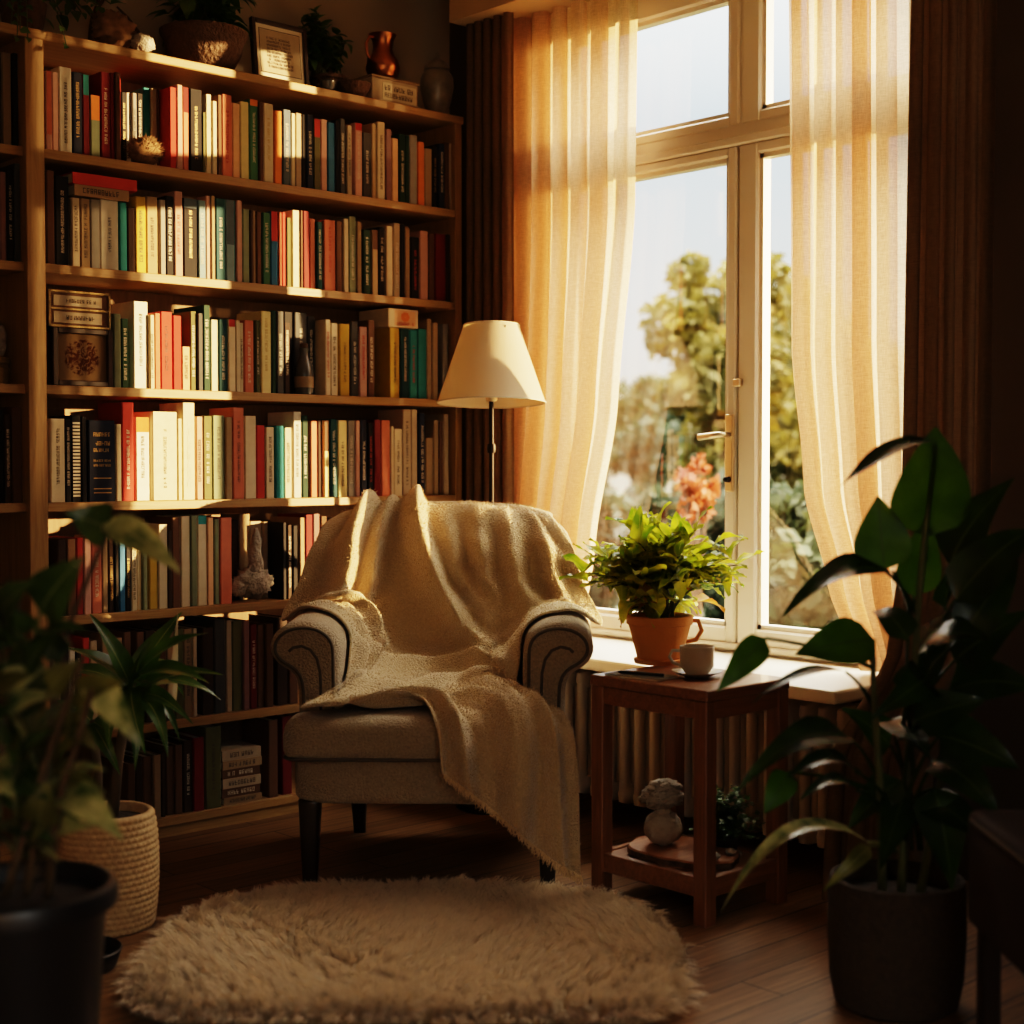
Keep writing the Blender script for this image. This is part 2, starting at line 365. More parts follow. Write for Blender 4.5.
# ================================================================== BOOKCASE
ZS = [2.042, 1.717, 1.371, 1.033, .702, .358, .062]
ROWN = ['top shelf', 'second shelf', 'third shelf', 'fourth shelf', 'fifth shelf', 'sixth shelf', 'bottom shelf']
XP0, XP1 = 1.882, 1.938; XR = 3.475
bc = thing('bookcase', 'wide floor-to-ceiling oak bookcase packed with books along the back wall', 'bookcase', ((XP1+XR)/2, 4.2, 0))
obj('upright', MB().box((XP0, YB, 0), (XP1, YBK, 2.35), .002), M['shelf_v'], bc, world=True)
obj('upright', MB().box((XR, YB, 0), (XR+.03, YBK, 2.35), .002), M['shelf_v'], bc, world=True)
obj('upright', MB().box((.98, YB, 0), (1.03, YBK, 2.35), .002), M['shelf_v'], bc, world=True)
for z in ZS:
    obj('shelf', MB().box((XP1, YB+.003, z-.027), (XR, YBK-.012, z), .002), M['shelf'], bc, world=True)
for z in ZS:
    obj('shelf', MB().box((1.03, YB+.02, z-.027), (XP0, YBK-.012, z), .002), M['shelf'], bc, world=True)
obj('top_board', MB().box((.97, YB-.004, 2.346), (XR+.036, YBK, 2.373), .003), M['shelf'], bc, world=True)
obj('back_panel', MB().box((1.0, YBK-.012, 0), (XR+.01, YBK, 2.346)), M['shelf_back'], bc, world=True)
obj('plinth', MB().box((1.03, YB+.012, 0), (XR, YB+.03, .036)), M['shelf'], bc, world=True)

# ------------------------------------------------------------------ books
PAL = {'cream': (.70,.58,.38), 'white': (.74,.67,.54), 'beige': (.50,.39,.26), 'tan': (.38,.26,.14), 'brown': (.15,.075,.038), 'dark brown': (.055,.03,.018),
 'black': (.017,.015,.014), 'navy': (.022,.030,.058), 'blue': (.045,.19,.36), 'light blue': (.26,.40,.44), 'teal': (.025,.25,.27), 'dark teal': (.018,.085,.095),
 'green': (.07,.21,.11), 'dark green': (.018,.055,.032), 'sage green': (.24,.28,.17), 'olive': (.14,.135,.05), 'yellow': (.60,.39,.04), 'pale yellow': (.76,.64,.30),
 'orange': (.72,.21,.035), 'peach': (.78,.46,.25), 'salmon': (.64,.20,.115), 'red': (.48,.045,.03), 'dark red': (.20,.018,.018), 'pink': (.60,.34,.27),
 'mauve': (.31,.17,.15), 'grey': (.29,.27,.24), 'dark grey': (.075,.075,.072), 'grey-blue': (.12,.17,.21)}
SHORT = {'c':'cream','w':'white','be':'beige','t':'tan','br':'brown','db':'dark brown','k':'black','n':'navy','bl':'blue','lb':'light blue','te':'teal','dt':'dark teal',
 'gn':'green','dg':'dark green','sg':'sage green','ol':'olive','y':'yellow','py':'pale yellow','o':'orange','p':'peach','sa':'salmon','r':'red','dr':'dark red','pk':'pink','m':'mauve','g':'grey','dk':'dark grey','gb':'grey-blue'}
def dull(c):
    g = .3*c[0]+.59*c[1]+.11*c[2]; return tuple((g+(x-g)*.92)*.86 for x in c)
BM = {k: mat('book_' + k.replace(' ', '_'), dull(v), .68, var=.18, scale=30, rnd=.14, bump=.08, bscale=260, spec=.22) for k, v in PAL.items()}
INK = {'w': mat('ink_white', (.62,.54,.41), .6), 'g': mat('ink_gold', (.42,.28,.10), .4, .3), 'd': mat('ink_dark', (.06,.045,.035), .7), 'r': mat('ink_red', (.42,.04,.03), .6), 'n': mat('ink_navy', (.03,.05,.10), .6)}

def glyphs(mb, x0, x1, z0, z1, y, rot=True, rnd=R, dense=.86):
    """rows of letter-like strokes on the plane y; rot: the line runs down the spine"""
    def q(u0, v0, u1, v1, org, ud, vd):
        c = [(u0,v0),(u1,v0),(u1,v1),(u0,v1)]
        mb.add([(org[0]+ud[0]*u+vd[0]*v, y, org[1]+ud[1]*u+vd[1]*v) for u, v in c], [(0,1,2,3)])
    if rot: Lh = x1-x0; Ln = z1-z0; org = (x0, z1); ud = (0,-1); vd = (1,0)
    else:   Lh = z1-z0; Ln = x1-x0; org = (x0, z0); ud = (1,0); vd = (0,1)
    w = Lh*.58; p = 0; s = Lh*.15
    while p + w < Ln:
        if rnd.random() < dense:
            k = rnd.randint(1, 63) | rnd.choice([1, 2, 3, 9])
            if k & 1: q(p, 0, p+s, Lh, org, ud, vd)
            if k & 2: q(p+w-s, 0, p+w, Lh, org, ud, vd)
            if k & 4: q(p, Lh-s, p+w, Lh, org, ud, vd)
            if k & 8: q(p, Lh*.42, p+w, Lh*.42+s, org, ud, vd)
            if k & 16: q(p, 0, p+w, s, org, ud, vd)
            if k & 32: q(p+w*.4, 0, p+w*.4+s, Lh*.55, org, ud, vd)
            p += w + Lh*.2
        else: p += Lh*.5

def make_book(x0, x1, z0, h, y, depth, color, title=None, top=None, lean=0.0, style=0):
    """a standing book: cover (the object itself) > pages, spine_title, spine_band"""
    w = x1 - x0; t = min(.0028, w*.12)
    mb = MB()
    c = min(.003, w*.18)
    sec = [(0,depth),(0,c),(c,0),(w-c,0),(w,c),(w,depth),(w-t,depth),(w-t,t+c*.5),(t,t+c*.5),(t,depth)]
    xc = (x0+x1)/2
    rings = [[(x0-xc+a, b, z) for a, b in sec] for z in (0, h)]
    mb.loft(rings, False, False)
    n = len(sec)
    for base in (0, n):       # end caps of the U section as quads
        quads = [(0,1,8,9),(1,2,3,8),(3,4,7,8),(4,5,6,7)]
        quads = [(0,1,8,9),(1,2,8),(2,3,7,8),(3,4,7),(4,5,6,7)]
        for f in quads: mb.f.append(tuple(base+i for i in (f if base else f[::-1])))
    o = obj('book', mb, BM[color]); o.location = (xc, y, z0)
    if lean: o.rotation_euler = (0, lean, 0)
    pg = MB().box((x0-xc+t, t+c*.5, .003), (x1-xc-t, depth-.004, h-.004)); obj('pages', pg, M['paper'], o)
    if top:
        tc_, fr_ = top
        b = MB(); b.add([(-w/2+c*.6, -.0003, h*(1-fr_)), (w/2-c*.6, -.0003, h*(1-fr_)), (w/2-c*.6, -.0003, h), (-w/2+c*.6, -.0003, h)], [(0,1,2,3)])
        obj('spine_band', b, BM[tc_], o)
    if title and w > .009:
        g = MB(); m = (w - min(w*.42, .0098))/2
        if style == 0:
            a, b_ = R.uniform(.10,.25), R.uniform(.72,.92)
            if top and top[1] < .5: b_ = min(b_, 1-top[1]-.03)
            glyphs(g, -w/2+m, w/2-m, h*a, h*b_, -.0007)
        elif style == 1:      # stacked lines with rules
            for zz, hh in ((.80,.050),(.69,.052),(.61,.045),(.49,.028),(.43,.03)):
                glyphs(g, -w*.32, w*.34, h*zz, h*(zz+hh), -.0007, rot=False)
            for zz in (.28,.15,.10): g.add([(-w*.32,-.0007,h*zz),(w*.34,-.0007,h*zz),(w*.34,-.0007,h*zz+.003),(-w*.32,-.0007,h*zz+.003)], [(0,1,2,3)])
        elif style == 2:      # stripes
            k = 0
            while k < 22:
                zz = h*(.06 + k*.04); g.add([(-w*.38,-.0007,zz),(w*.38,-.0007,zz),(w*.38,-.0007,zz+h*.022),(-w*.38,-.0007,zz+h*.022)], [(0,1,2,3)]); k += 1
        obj('spine_title', g, INK[title], o)
    return o

# each entry: x0, x1, top (as measured), colour, title ink, extras
S = .2441
ROWS = {0: [(0, 0, .25, '''183 207 285 sa . b:pk.2;208 232 290 pk;236 286 270 w d;290 328 290 n g;330 357 300 dr . t:te.25;362 400 382 sg . t:o.4;403 440 290 dr w;441 457 292 dr;458 482 290 br;490 522 295 r w;525 545 355 k g;546 562 358 w;563 586 358 g d;588 611 360 k w;613 640 338 te;641 667 340 be;668 677 345 br;678 705 350 r;706 730 340 pk;731 755 350 sa . t:dr.3;757 808 358 k g;809 822 450 ol;823 845 378 c;846 868 405 c;869 887 380 br;888 928 380 sa r;930 959 415 p;961 995 408 py'''),
  (230, 0, S, '''80 115 408 gn w t:o.08;118 137 418 br;138 178 425 c g;182 213 455 o;215 249 450 gb w;251 267 465 c;269 293 465 be;295 311 470 k;312 342 470 n w;344 371 490 ol . t:r.25;373 398 490 pk;400 430 503 bl;432 449 495 k;451 472 487 dk w;480 500 515 be d;513 542 505 pk w t:r.1;545 579 545 dk w;581 599 508 t;600 635 500 c d;640 662 530 m;665 690 568 p;692 718 550 dg w;719 735 555 dg;736 768 555 g;770 797 582 o;798 828 610 t;832 849 600 k g;850 880 590 n w;882 899 585 br;900 920 590 be''')],
 1: [(0, 150, S, '''190 222 85 br;226 281 108 k w;294 327 196 be d;330 368 200 t d;370 408 203 g;411 485 207 w n;487 520 215 te;522 552 235 db;555 597 192 y d;600 645 192 t d;655 678 205 g;680 711 190 k w;713 748 170 pk r;752 808 200 k g t:gb.12;810 842 207 lb w;844 861 188 pk;862 881 188 t;883 924 200 dt w;926 961 205 gb . b:lb;963 992 207 pk'''),
  (230, 180, S, '''0 21 85 te;23 50 85 pk;52 80 120 sg;83 92 125 db;93 105 125 t;107 129 130 br;135 165 135 gn w;167 196 130 bl . t:r.4;199 212 133 sa;213 228 133 r;231 250 155 ol;255 285 125 c;288 298 125 br;300 325 128 dr;327 350 160 sa;353 379 172 dt w;386 432 165 sa r;436 458 170 br;466 486 160 be;488 517 150 sg w;518 540 172 t;546 576 205 dg w;583 607 205 t . t:br.3;610 635 195 k w;638 667 190 be;671 697 177 be w;700 717 180 k;719 738 198 t;743 775 235 k r;779 812 210 pk;816 838 222 br;843 885 222 dr;888 910 225 db''')],
 2: [(0, 270, S, '''466 495 180 sg;498 526 200 dg w;546 605 130 w d;606 632 185 c d;633 656 178 sa;658 705 172 r d;708 743 188 r;745 778 315 p d;779 804 170 ol w;806 831 178 dk;833 860 145 dg w;863 893 205 c;896 932 203 dt w;935 965 203 c . t:r.1;966 984 208 c;986 1001 215 c'''),
  (230, 290, S, '''0 25 122 c . t:r.1;26 55 135 c d;59 97 125 sa w;106 123 125 ol w;126 168 88 py g;171 189 85 dg;191 220 88 dk w;223 246 135 db w;252 289 87 k;290 345 90 dk w;348 378 105 k w;391 412 122 c r;413 442 137 c d;451 490 140 y d;496 526 130 dk w;531 562 152 pk r;566 593 125 br w;655 695 155 y d;701 735 160 dt w;736 768 165 te m;771 806 160 te;808 826 120 t;827 853 135 t;872 895 140 g''')],
 3: [(0, 390, S, '''206 265 118 c d;267 290 120 k w;292 331 105 k w 2;333 354 110 k;362 471 125 n g 1;473 497 140 c;499 547 52 r w;556 611 112 w d t:o.18;624 725 90 c d;726 745 118 c;747 797 48 c w;804 830 110 pk d;833 868 108 ol w;871 920 105 sg d;923 952 112 t;957 999 73 sa w'''),
  (230, 390, S, '''0 11 112 c;13 57 73 sa d;61 107 107 c;109 143 145 r;148 181 153 c d;188 220 147 te;223 253 155 c d;259 292 90 w d;296 320 105 dg w;331 357 127 sa;360 378 125 db;380 407 125 br . b:py.6;411 440 120 dt w;443 480 125 py d;483 512 125 g w;514 533 125 pk;536 562 122 n w;564 587 135 k r;591 617 122 dr;618 656 125 sa;658 671 150 c;673 706 160 c d;709 742 70 be d;743 768 70 be;776 800 95 n w;803 832 197 t;836 855 125 t;858 873 130 br;876 897 100 be''')],
 4: [(40, 490, .293, '''60 88 170 db;92 122 168 br;125 147 165 r;149 174 168 pk;176 210 168 sa w;212 231 160 t;233 252 155 db g;256 268 165 k;270 291 170 bl;292 310 165 k g;312 330 168 c d;331 346 170 c;348 366 165 sg;373 401 150 y;402 435 118 c;437 450 140 db;451 478 95 br;481 512 90 c;514 536 88 sg;538 569 87 c . t:te.1;571 592 95 p;596 612 100 sg;616 655 95 sa;657 695 125 m;706 728 105 db;731 765 85 t;767 805 110 be;812 828 112 be;829 841 112 k;845 860 120 db w;862 880 122 k;887 904 95 t;906 931 85 dr;933 955 82 m;959 980 90 br;984 1010 95 db;1014 1040 100 t''')],
 5: [(40, 600, .293, '''45 70 150 w d;72 98 155 db;100 120 165 w d;122 142 170 k w;146 169 130 r;171 195 140 w;212 245 115 c d;247 281 130 t d;286 310 110 br w;330 355 110 br;360 392 105 db;396 430 110 br;434 458 108 t;462 489 100 ol;491 519 100 c d;520 536 98 w;556 592 95 db;596 632 65 g;636 655 70 w;657 690 72 ol;691 715 72 m;718 740 85 dr w;742 765 85 br;767 797 82 t;808 845 60 db;850 880 75 br''')],
 6: [(40, 600, .293, '''300 325 560 br;328 350 540 db;353 383 535 br;386 413 530 t;416 428 520 db;431 457 500 br;459 486 495 t;490 520 480 db w;523 560 470 dr;565 618 425 ol d;780 812 410 t;826 860 385 dr''')]}
LEFT = {0: '''-52 -34 50 br;-33 -16 48 t;-14 1 52 db;2 11 53 t;13 24 54 k''', 1: '''-50 -35 160 db;-34 -18 165 br;-16 -2 165 db;0 6 172 m;7 13 170 k w;14 22 164 dk''',
        3: '''-50 -33 410 br;-32 -18 415 db;-16 -2 418 br;0 3 410 k;4 11 415 db w;12 24 407 br'''}
counts = {}; books = []
def adj(w, h):
    a = 'slim' if w < .019 else ('thick' if w > .036 else '')
    b = 'tall' if h > .262 else ('short' if h < .20 else '')
    return ' '.join(k for k in (b, a) if k)
INKN = {'w': 'pale lettering', 'g': 'gold lettering', 'd': 'dark lettering', 'r': 'red lettering', 'n': 'navy lettering', 'm': 'mauve lettering'}
def put_row(row, ents, bay=''):
    prev = -9
    for (px0, px1, py, col, ti, top, style) in ents:
        ys = YB + (.016 if bay == '' else .035) + R.uniform(0, .012)
        a = onY(px0, py, ys).x; b = onY(px1, py, ys).x
        a = max(a, prev + .0008)
        if bay: a = max(a, 1.032); b = min(b, XP0-.001)
        else: a = max(a, XP1+.001); b = min(b, XR-.001)
        if b - a < .004: continue
        if row >= 5: col = {'cream':'tan','white':'beige','beige':'brown','grey':'dark grey','tan':'brown','olive':'olive'}.get(col, col) if R.random() < .75 else col  # shade of the lower shelves is put into darker cover colours
        prev = b
        zt = onY((px0+px1)/2, py, ys).z
        gap = (2.346 if row == 0 else ZS[row-1]-.027) - ZS[row]
        h = min(max(zt - ZS[row], .10), gap - .012)
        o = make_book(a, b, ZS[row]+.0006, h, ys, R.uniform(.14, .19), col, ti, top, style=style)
        books.append((o, row, bay, col, b-a, h, ti, top, style))
def parse(txt, ox=0, oy=0, s=1.0):
    out = []
    for e in txt.strip().split(';'):
        p = e.split()
        if len(p) < 4: continue
        c = p[3] if p[3] in SHORT else 't'
        ti = None; top = None; st = 0
        for q in p[4:]:
            if q in INK: ti = q
            elif q == 'm': ti = 'r'
            elif q[:2] in ('t:', 'b:'):
                body = q[2:]; k = body.rstrip('0123456789.'); fr_ = body[len(k):] or '.45'
                if q[0] == 't': top = (SHORT[k], float(fr_))
                else: top = (SHORT[c], 1-float(fr_)); c = k
            elif q in ('1', '2'): st = int(q)
        out.append((ox+float(p[0])*s, ox+float(p[1])*s, oy+float(p[2])*s, SHORT[c], ti, top, st))
    return out
for row, segs in ROWS.items():
    ents = []
    for ox, oy, s, txt in segs: ents += parse(txt, ox, oy, s)
    ents.sort(key=lambda e: e[0])
    put_row(row, ents)
for row, txt in LEFT.items(): put_row(row, parse(txt), 'left')
ORD = ['first','second','third','fourth','fifth','sixth','seventh','eighth','ninth','tenth','eleventh','twelfth','thirteenth','fourteenth']
tot = {}
for b in books: tot[b[1:4]] = tot.get(b[1:4], 0) + 1
run = {}
for (o, row, bay, col, w, h, ti, top, st) in books:
    k = (row, bay, col); run[k] = run.get(k, 0) + 1
    where = ("left bay's " if bay else '') + ROWN[row]
    d = adj(w, h); d = (d + ' ' if d else '')
    det = (' with %s' % INKN[ti]) if ti and w > .012 and tot[k] == 1 else ''
    if st == 2: det = ' with pale stripes'
    if tot[k] == 1: lab = f'{d}{col} book{det}, the only {col} spine on the {where}'
    else: lab = f'{d}{col} book{det}, {ORD[run[k]-1]} {col} spine from the left on the {where}'
    while len(lab.split()) > 16 and d: lab = lab.replace(d, '', 1); d = ''
    tag(o, lab, 'book', 'books on the ' + where)

def flat_book(px0, px1, py0, py1, Y, zb, col, ti, label, group, name='book', dep=.15):
    a = onY(px0, py0, Y).x; b = onY(px1, py0, Y).x; h = abs(onY((px0+px1)/2, py0, Y).z - onY((px0+px1)/2, py1, Y).z)
    xc = (a+b)/2; w = b-a; t = min(.003, h*.15)
    mb = MB(); sec = [(dep,0),(0,0),(0,h),(dep,h),(dep,h-t),(t,h-t),(t,t),(dep,t)]
    mb.loft([[(-w/2, y_, z_) for y_, z_ in sec], [(w/2, y_, z_) for y_, z_ in sec]], False, False)
    for base in (0, 8):
        for f in ((0,1,6,7),(1,2,5,6),(2,3,4,5)): mb.f.append(tuple(base+i for i in f))
    o = obj(name, mb, BM[col]); o.location = (xc, Y, zb); tag(o, label, 'book', group)
    obj('pages', MB().box((-w/2+.004, t, t), (w/2-.004, dep-.004, h-t)), M['paper'], o)
    if ti:
        g = MB(); glyphs(g, -w*.35, w*.36, h*.28, h*.75, -.0006, rot=False); obj('spine_title', g, INK[ti], o)
    return o, zb+h
# the flat pair lying on the standing books of the second shelf
zt = max(b[0].location.z + b[5] for b in books if b[1] == 1 and b[2] == '' and 1.99 < b[0].location.x < 2.20 and b[3] in ('beige', 'tan', 'grey', 'white', 'teal')) + .001
o, zt = flat_book(74.5, 129, 185.5, 196.5, YB+.014, zt, 'tan', 'd', 'tan book lying flat on the standing books of the second shelf, under a red one', 'flat books')
flat_book(72.5, 137, 175.5, 187, YB+.012, zt+.0005, 'red', None, 'red book lying flat on top of a tan one on the second shelf', 'flat books')
# the pile on the bottom shelf
z = ZS[6]
pile = [(224,262,797,790,'tan','d'),(222,260,789,780,'brown','w'),(223,261,780,770.5,'beige','d'),(222,260,770,761,'brown','w'),(223,262,760.5,752,'tan','d'),(222,261,751,741,'beige','d')]
nm = ['lowest', 'second from bottom', 'third from bottom', 'fourth from bottom', 'fifth from bottom', 'topmost']
for i, (a, b, y0, y1, c, ti) in enumerate(pile):
    o, z = flat_book(a, b, y0, y1, YB+.02+.004*(i % 2), z+.0005, c, ti, f'{c} book lying flat, {nm[i]} of the pile on the bottom shelf', 'pile on the bottom shelf')

# ================================================================== ARMCHAIR  (local: x right, y away from the viewer, z up)
CH_LOC = (2.521, 3.061, 0); CH_ROT = math.radians(-44.4)
chair = thing('armchair', 'beige upholstered armchair with rolled arms and dark legs on the rug edge', 'armchair', CH_LOC, CH_ROT)
def superell(rx, ry, n=40, e=4.0, cx=0, cy=0):
    out = []
    for k in range(n):
        a = 2*PI*k/n; c, s = math.cos(a), math.sin(a)
        out.append((cx + rx*math.copysign(abs(c)**(2/e), c), cy + ry*math.copysign(abs(s)**(2/e), s)))
    return out
def resample(poly, n):
    P = [Vector((p[0], p[1], 0)) for p in poly]; P.append(P[0])
    L = [0]
    for i in range(len(P)-1): L.append(L[-1] + (P[i+1]-P[i]).length)
    out = []; j = 0
    for k in range(n):
        s = L[-1]*k/n
        while L[j+1] < s: j += 1
        t = (s-L[j])/(L[j+1]-L[j]); q = P[j].lerp(P[j+1], t); out.append((q.x, q.y))
    return out
def smooth_poly(p, it=2):
    for _ in range(it):
        n = len(p); p = [((p[i-1][0]+2*p[i][0]+p[(i+1)%n][0])/4, (p[i-1][1]+2*p[i][1]+p[(i+1)%n][1])/4) for i in range(n)]
    return p
def inset(poly, d):
    n = len(poly); out = []
    for i in range(n):
        a, b = poly[i-1], poly[(i+1) % n]; tx, ty = b[0]-a[0], b[1]-a[1]; l = math.hypot(tx, ty) or 1
        out.append((poly[i][0] - ty/l*d, poly[i][1] + tx/l*d))     # CCW polygon: inward normal
    return out
def pillow(poly, z0, z1, r, dome=.02, steps=6, bottom=.6):
    """rounded cushion from a CCW outline"""
    rings = []
    for i in range(steps+1):
        a = PI/2*i/steps; rb = r*bottom
        rings.append([(x, y, z0 + rb*(1-math.cos(a))) for x, y in inset(poly, rb*(1-math.sin(a)))])
    for i in range(steps+1):
        a = PI/2*i/steps
        rings.append([(x, y, z1 - r*(1-math.sin(a))) for x, y in inset(poly, r*(1-math.cos(a)))])
    if dome > 0:
        cx = sum(p[0] for p in rings[-1])/len(poly); cy = sum(p[1] for p in rings[-1])/len(poly); last = rings[-1]
        for k in (.8, .55, .3, .1):
            rings.append([(cx+(p[0]-cx)*k, cy+(p[1]-cy)*k, z1 + dome*(1-k*k)) for p in last])
    return rings
sb = MB(); base = superell(.372, .36, 48, 7, 0, .33)
sb.loft(pillow(base, .245, .385, .025, 0)); seat_base = obj('seat_base', sb, M['chair'], chair, True)
T = [(-.385,-.055),(.385,-.055),(.39,.10),(.255,.135),(.25,.58),(-.25,.58),(-.255,.135),(-.39,.10)]
T = smooth_poly(resample(T, 88), 3)
cu = MB(); cu.loft(pillow(T, .362, .478, .05, 0)); cushion = obj('seat_cushion', cu, M['chair'], chair, True)
pp = MB(); q = inset(T, .004); pp.tube([(x, y, .368) for x, y in q] + [(q[0][0], q[0][1], .368)], .005, 6); obj('cushion_piping', pp, M['piping'], cushion, True)
def arm_profile():
    p = [(.250,.30),(.249,.42),(.249,.56)]
    cx, cz, rx_, rz_ = .347, .645, .098, .073
    for k in range(17):
        a = math.radians(185 - k*(185+72)/16); p.append((cx + rx_*math.cos(a), cz + rz_*math.sin(a)))
    p += [(.366,.555),(.364,.50),(.364,.40),(.364,.30)]
    return p[::-1]                          # CCW seen from the front (x right, z up)
AP = smooth_poly(resample(arm_profile(), 72), 2)
arm_objs = []
def ccw(p):
    a = sum(p[i-1][0]*p[i][1]-p[i][0]*p[i-1][1] for i in range(len(p))); return p if a > 0 else p[::-1]
AP = ccw(AP)
for sgn in (-1, 1):
    rings = []
    stations = [(.095,.03),(.098,.016),(.108,.006),(.125,.0)] + [(.125+.06*i, 0.0) for i in range(1, 9)] + [(.62,.01),(.64,.03)]
    for y, d in stations:
        pr = inset(AP, d); t = max(0, (y-.125)/.5)
        rings.append([(sgn*(x + .03*t*0), y, z + (.02*t*t if z > .45 else 0)) for x, z in pr])
    a = MB(); a.loft(rings); ao = obj('arm', a, M['chair'], chair, True); arm_objs.append(ao)
    pr = inset(AP, .017); k0 = min(range(len(pr)), key=lambda i: (pr[i][0]-.272)**2+(pr[i][1]-.47)**2)
    pts = [(sgn*pr[(k0+i) % len(pr)][0], .0955, pr[(k0+i) % len(pr)][1]) for i in range(len(pr))]; pts = [p for p in pts if p[2] > .47 ]
    b = MB(); b.tube(pts, .0045, 6); obj('arm_piping', b, M['piping'], ao, True)
    # scroll line on the front panel
    sc = [(.300,.47),(.300,.54),(.302,.58),(.310,.615),(.328,.640),(.352,.650),(.376,.645),(.392,.630)]
    b = MB(); sp = []
    for i in range(len(sc)-1):
        for t in (0,.33,.66): sp.append((sgn*(sc[i][0]+(sc[i+1][0]-sc[i][0])*t), .0945, sc[i][1]+(sc[i+1][1]-sc[i][1])*t))
    b.tube(sp, .004, 6); obj('arm_piping', b, M['piping'], ao, True)
def back_y(x, z): return .575 + .30*(z-.4) - .175*(abs(x)/.4)**2.0
def back_w(z):
    pts = [(.30,.345),(.45,.36),(.60,.385),(.72,.402),(.82,.400),(.88,.394),(.93,.378),(.96,.352),(.985,.305),(1.0,.23),(1.008,.12)]
    for i in range(len(pts)-1):
        if z <= pts[i+1][0]:
            t = (z-pts[i][0])/(pts[i+1][0]-pts[i][0]); return pts[i][1]+(pts[i+1][1]-pts[i][1])*t
    return .06
rings = []
zs = [.30,.36,.45,.55,.65,.72,.78,.84,.88,.91,.935,.955,.97,.982,.992,1.0,1.006,1.01]
for z in zs:
    w_ = back_w(z); th = .075*min(1, math.sqrt(max(.02, (1.013-z)/.10)))
    rings.append([(x, back_y(x, z) + .04 + y, z - .03*(abs(x)/.4)**2*(1 if z > .8 else 0)*0) for x, y in superell(w_, th, 56, 2.6)])
bk = MB(); bk.loft(rings); chair_back = obj('backrest', bk, M['chair'], chair, True)
for x, y, hgt in ((-.318,.02,.25),(.318,.02,.25),(-.27,.62,.25),(.27,.62,.25)):
    dy = .05 if y > .3 else 0
    rr = []
    for z, s in ((0,.018),(.02,.019),(.12,.024),(.24,.029),(hgt,.029)):
        k = (1-z/hgt)*dy
        rr.append([(x+px, y+k+py, z) for px, py in superell(s, s, 16, 6)])
    l = MB(); l.loft(rr); obj('leg', l, M['darkleg'], chair, True)

# ================================================================== FLOOR LAMP
lp = LD(-.068, 4.97); lamp = thing('floor_lamp', 'slim dark floor lamp with a cream cone shade behind the armchair', 'lamp', lp)
lm = MB(); lm.lathe([(.115,0),(.12,.006),(.115,.02),(.03,.03),(.014,.045)], seg=36); obj('base', lm, M['metal_dark'], lamp, 40)
lm = MB(); lm.tube([(0,0,.03),(0,0,1.36)], .0085, 12); lm.lathe([(.014,0),(.016,.015),(.014,.03)], (0,0,1.18), 14); lm.lathe([(.013,0),(.016,.02),(.013,.04)], (0,0,.8), 14); obj('pole', lm, M['metal_dark'], lamp, 40)
lm = MB(); lm.lathe([(.017,1.35),(.02,1.36),(.02,1.42),(.014,1.43)], seg=16); obj('socket', lm, M['brass'], lamp, 40)
sm = bpy.data.materials.new('lamp_shade'); sm.use_nodes = True; nt = sm.node_tree; b = nt.nodes['Principled BSDF']
b.inputs['Base Color'].default_value = (.78,.69,.54,1); b.inputs['Roughness'].default_value = .9
tcn = nd(nt, 'ShaderNodeTexCoord'); nn = nd(nt, 'ShaderNodeTexNoise', i_Scale=260.0); nt.links.new(tcn.outputs['Object'], nn.inputs[0]); bpn = nd(nt, 'ShaderNodeBump', i_Strength=.2, i_Distance=.003); nt.links.new(nn.outputs[0], bpn.inputs['Height']); nt.links.new(bpn.outputs[0], b.inputs['Normal'])
tr = nd(nt, 'ShaderNodeBsdfTranslucent'); tr.inputs[0].default_value = (.82,.70,.50,1); ms = nd(nt, 'ShaderNodeMixShader'); ms.inputs[0].default_value = .45
nt.links.new(b.outputs[0], ms.inputs[1]); nt.links.new(tr.outputs[0], ms.inputs[2]); nt.links.new(ms.outputs[0], nt.nodes['Material Output'].inputs[0]); M['shade'] = sm
lm = MB(); lm.lathe([(.179,1.345),(.092,1.602)], seg=64, cap0=False, cap1=False); lm.lathe([(.1775,1.346),(.0905,1.601)], seg=64, cap0=False, cap1=False); sh = obj('lamp_shade', lm, M['shade'], lamp, True)
lm = MB()
for r_, z_ in ((.179,1.346),(.092,1.601)): lm.tube([(r_*math.cos(2*PI*k/48), r_*math.sin(2*PI*k/48), z_) for k in range(49)], .003, 6)
obj('trim', lm, M['paper'], sh, True)
_tm = Matrix.Translation((0,0,1.47)) @ Matrix.Rotation(math.radians(-3.5), 4, RT) @ Matrix.Translation((0,0,-1.47))
for o_ in (sh, sh.children[0]): o_.data.transform(_tm)
lm = MB()
for k in range(3): a = 2*PI*k/3+.3; lm.tube([(0,0,1.43),(.06*math.cos(a), .06*math.sin(a), 1.50),(.093*math.cos(a), .093*math.sin(a), 1.595)], .002, 6)
obj('shade_carrier', lm, M['metal_dark'], lamp, True)

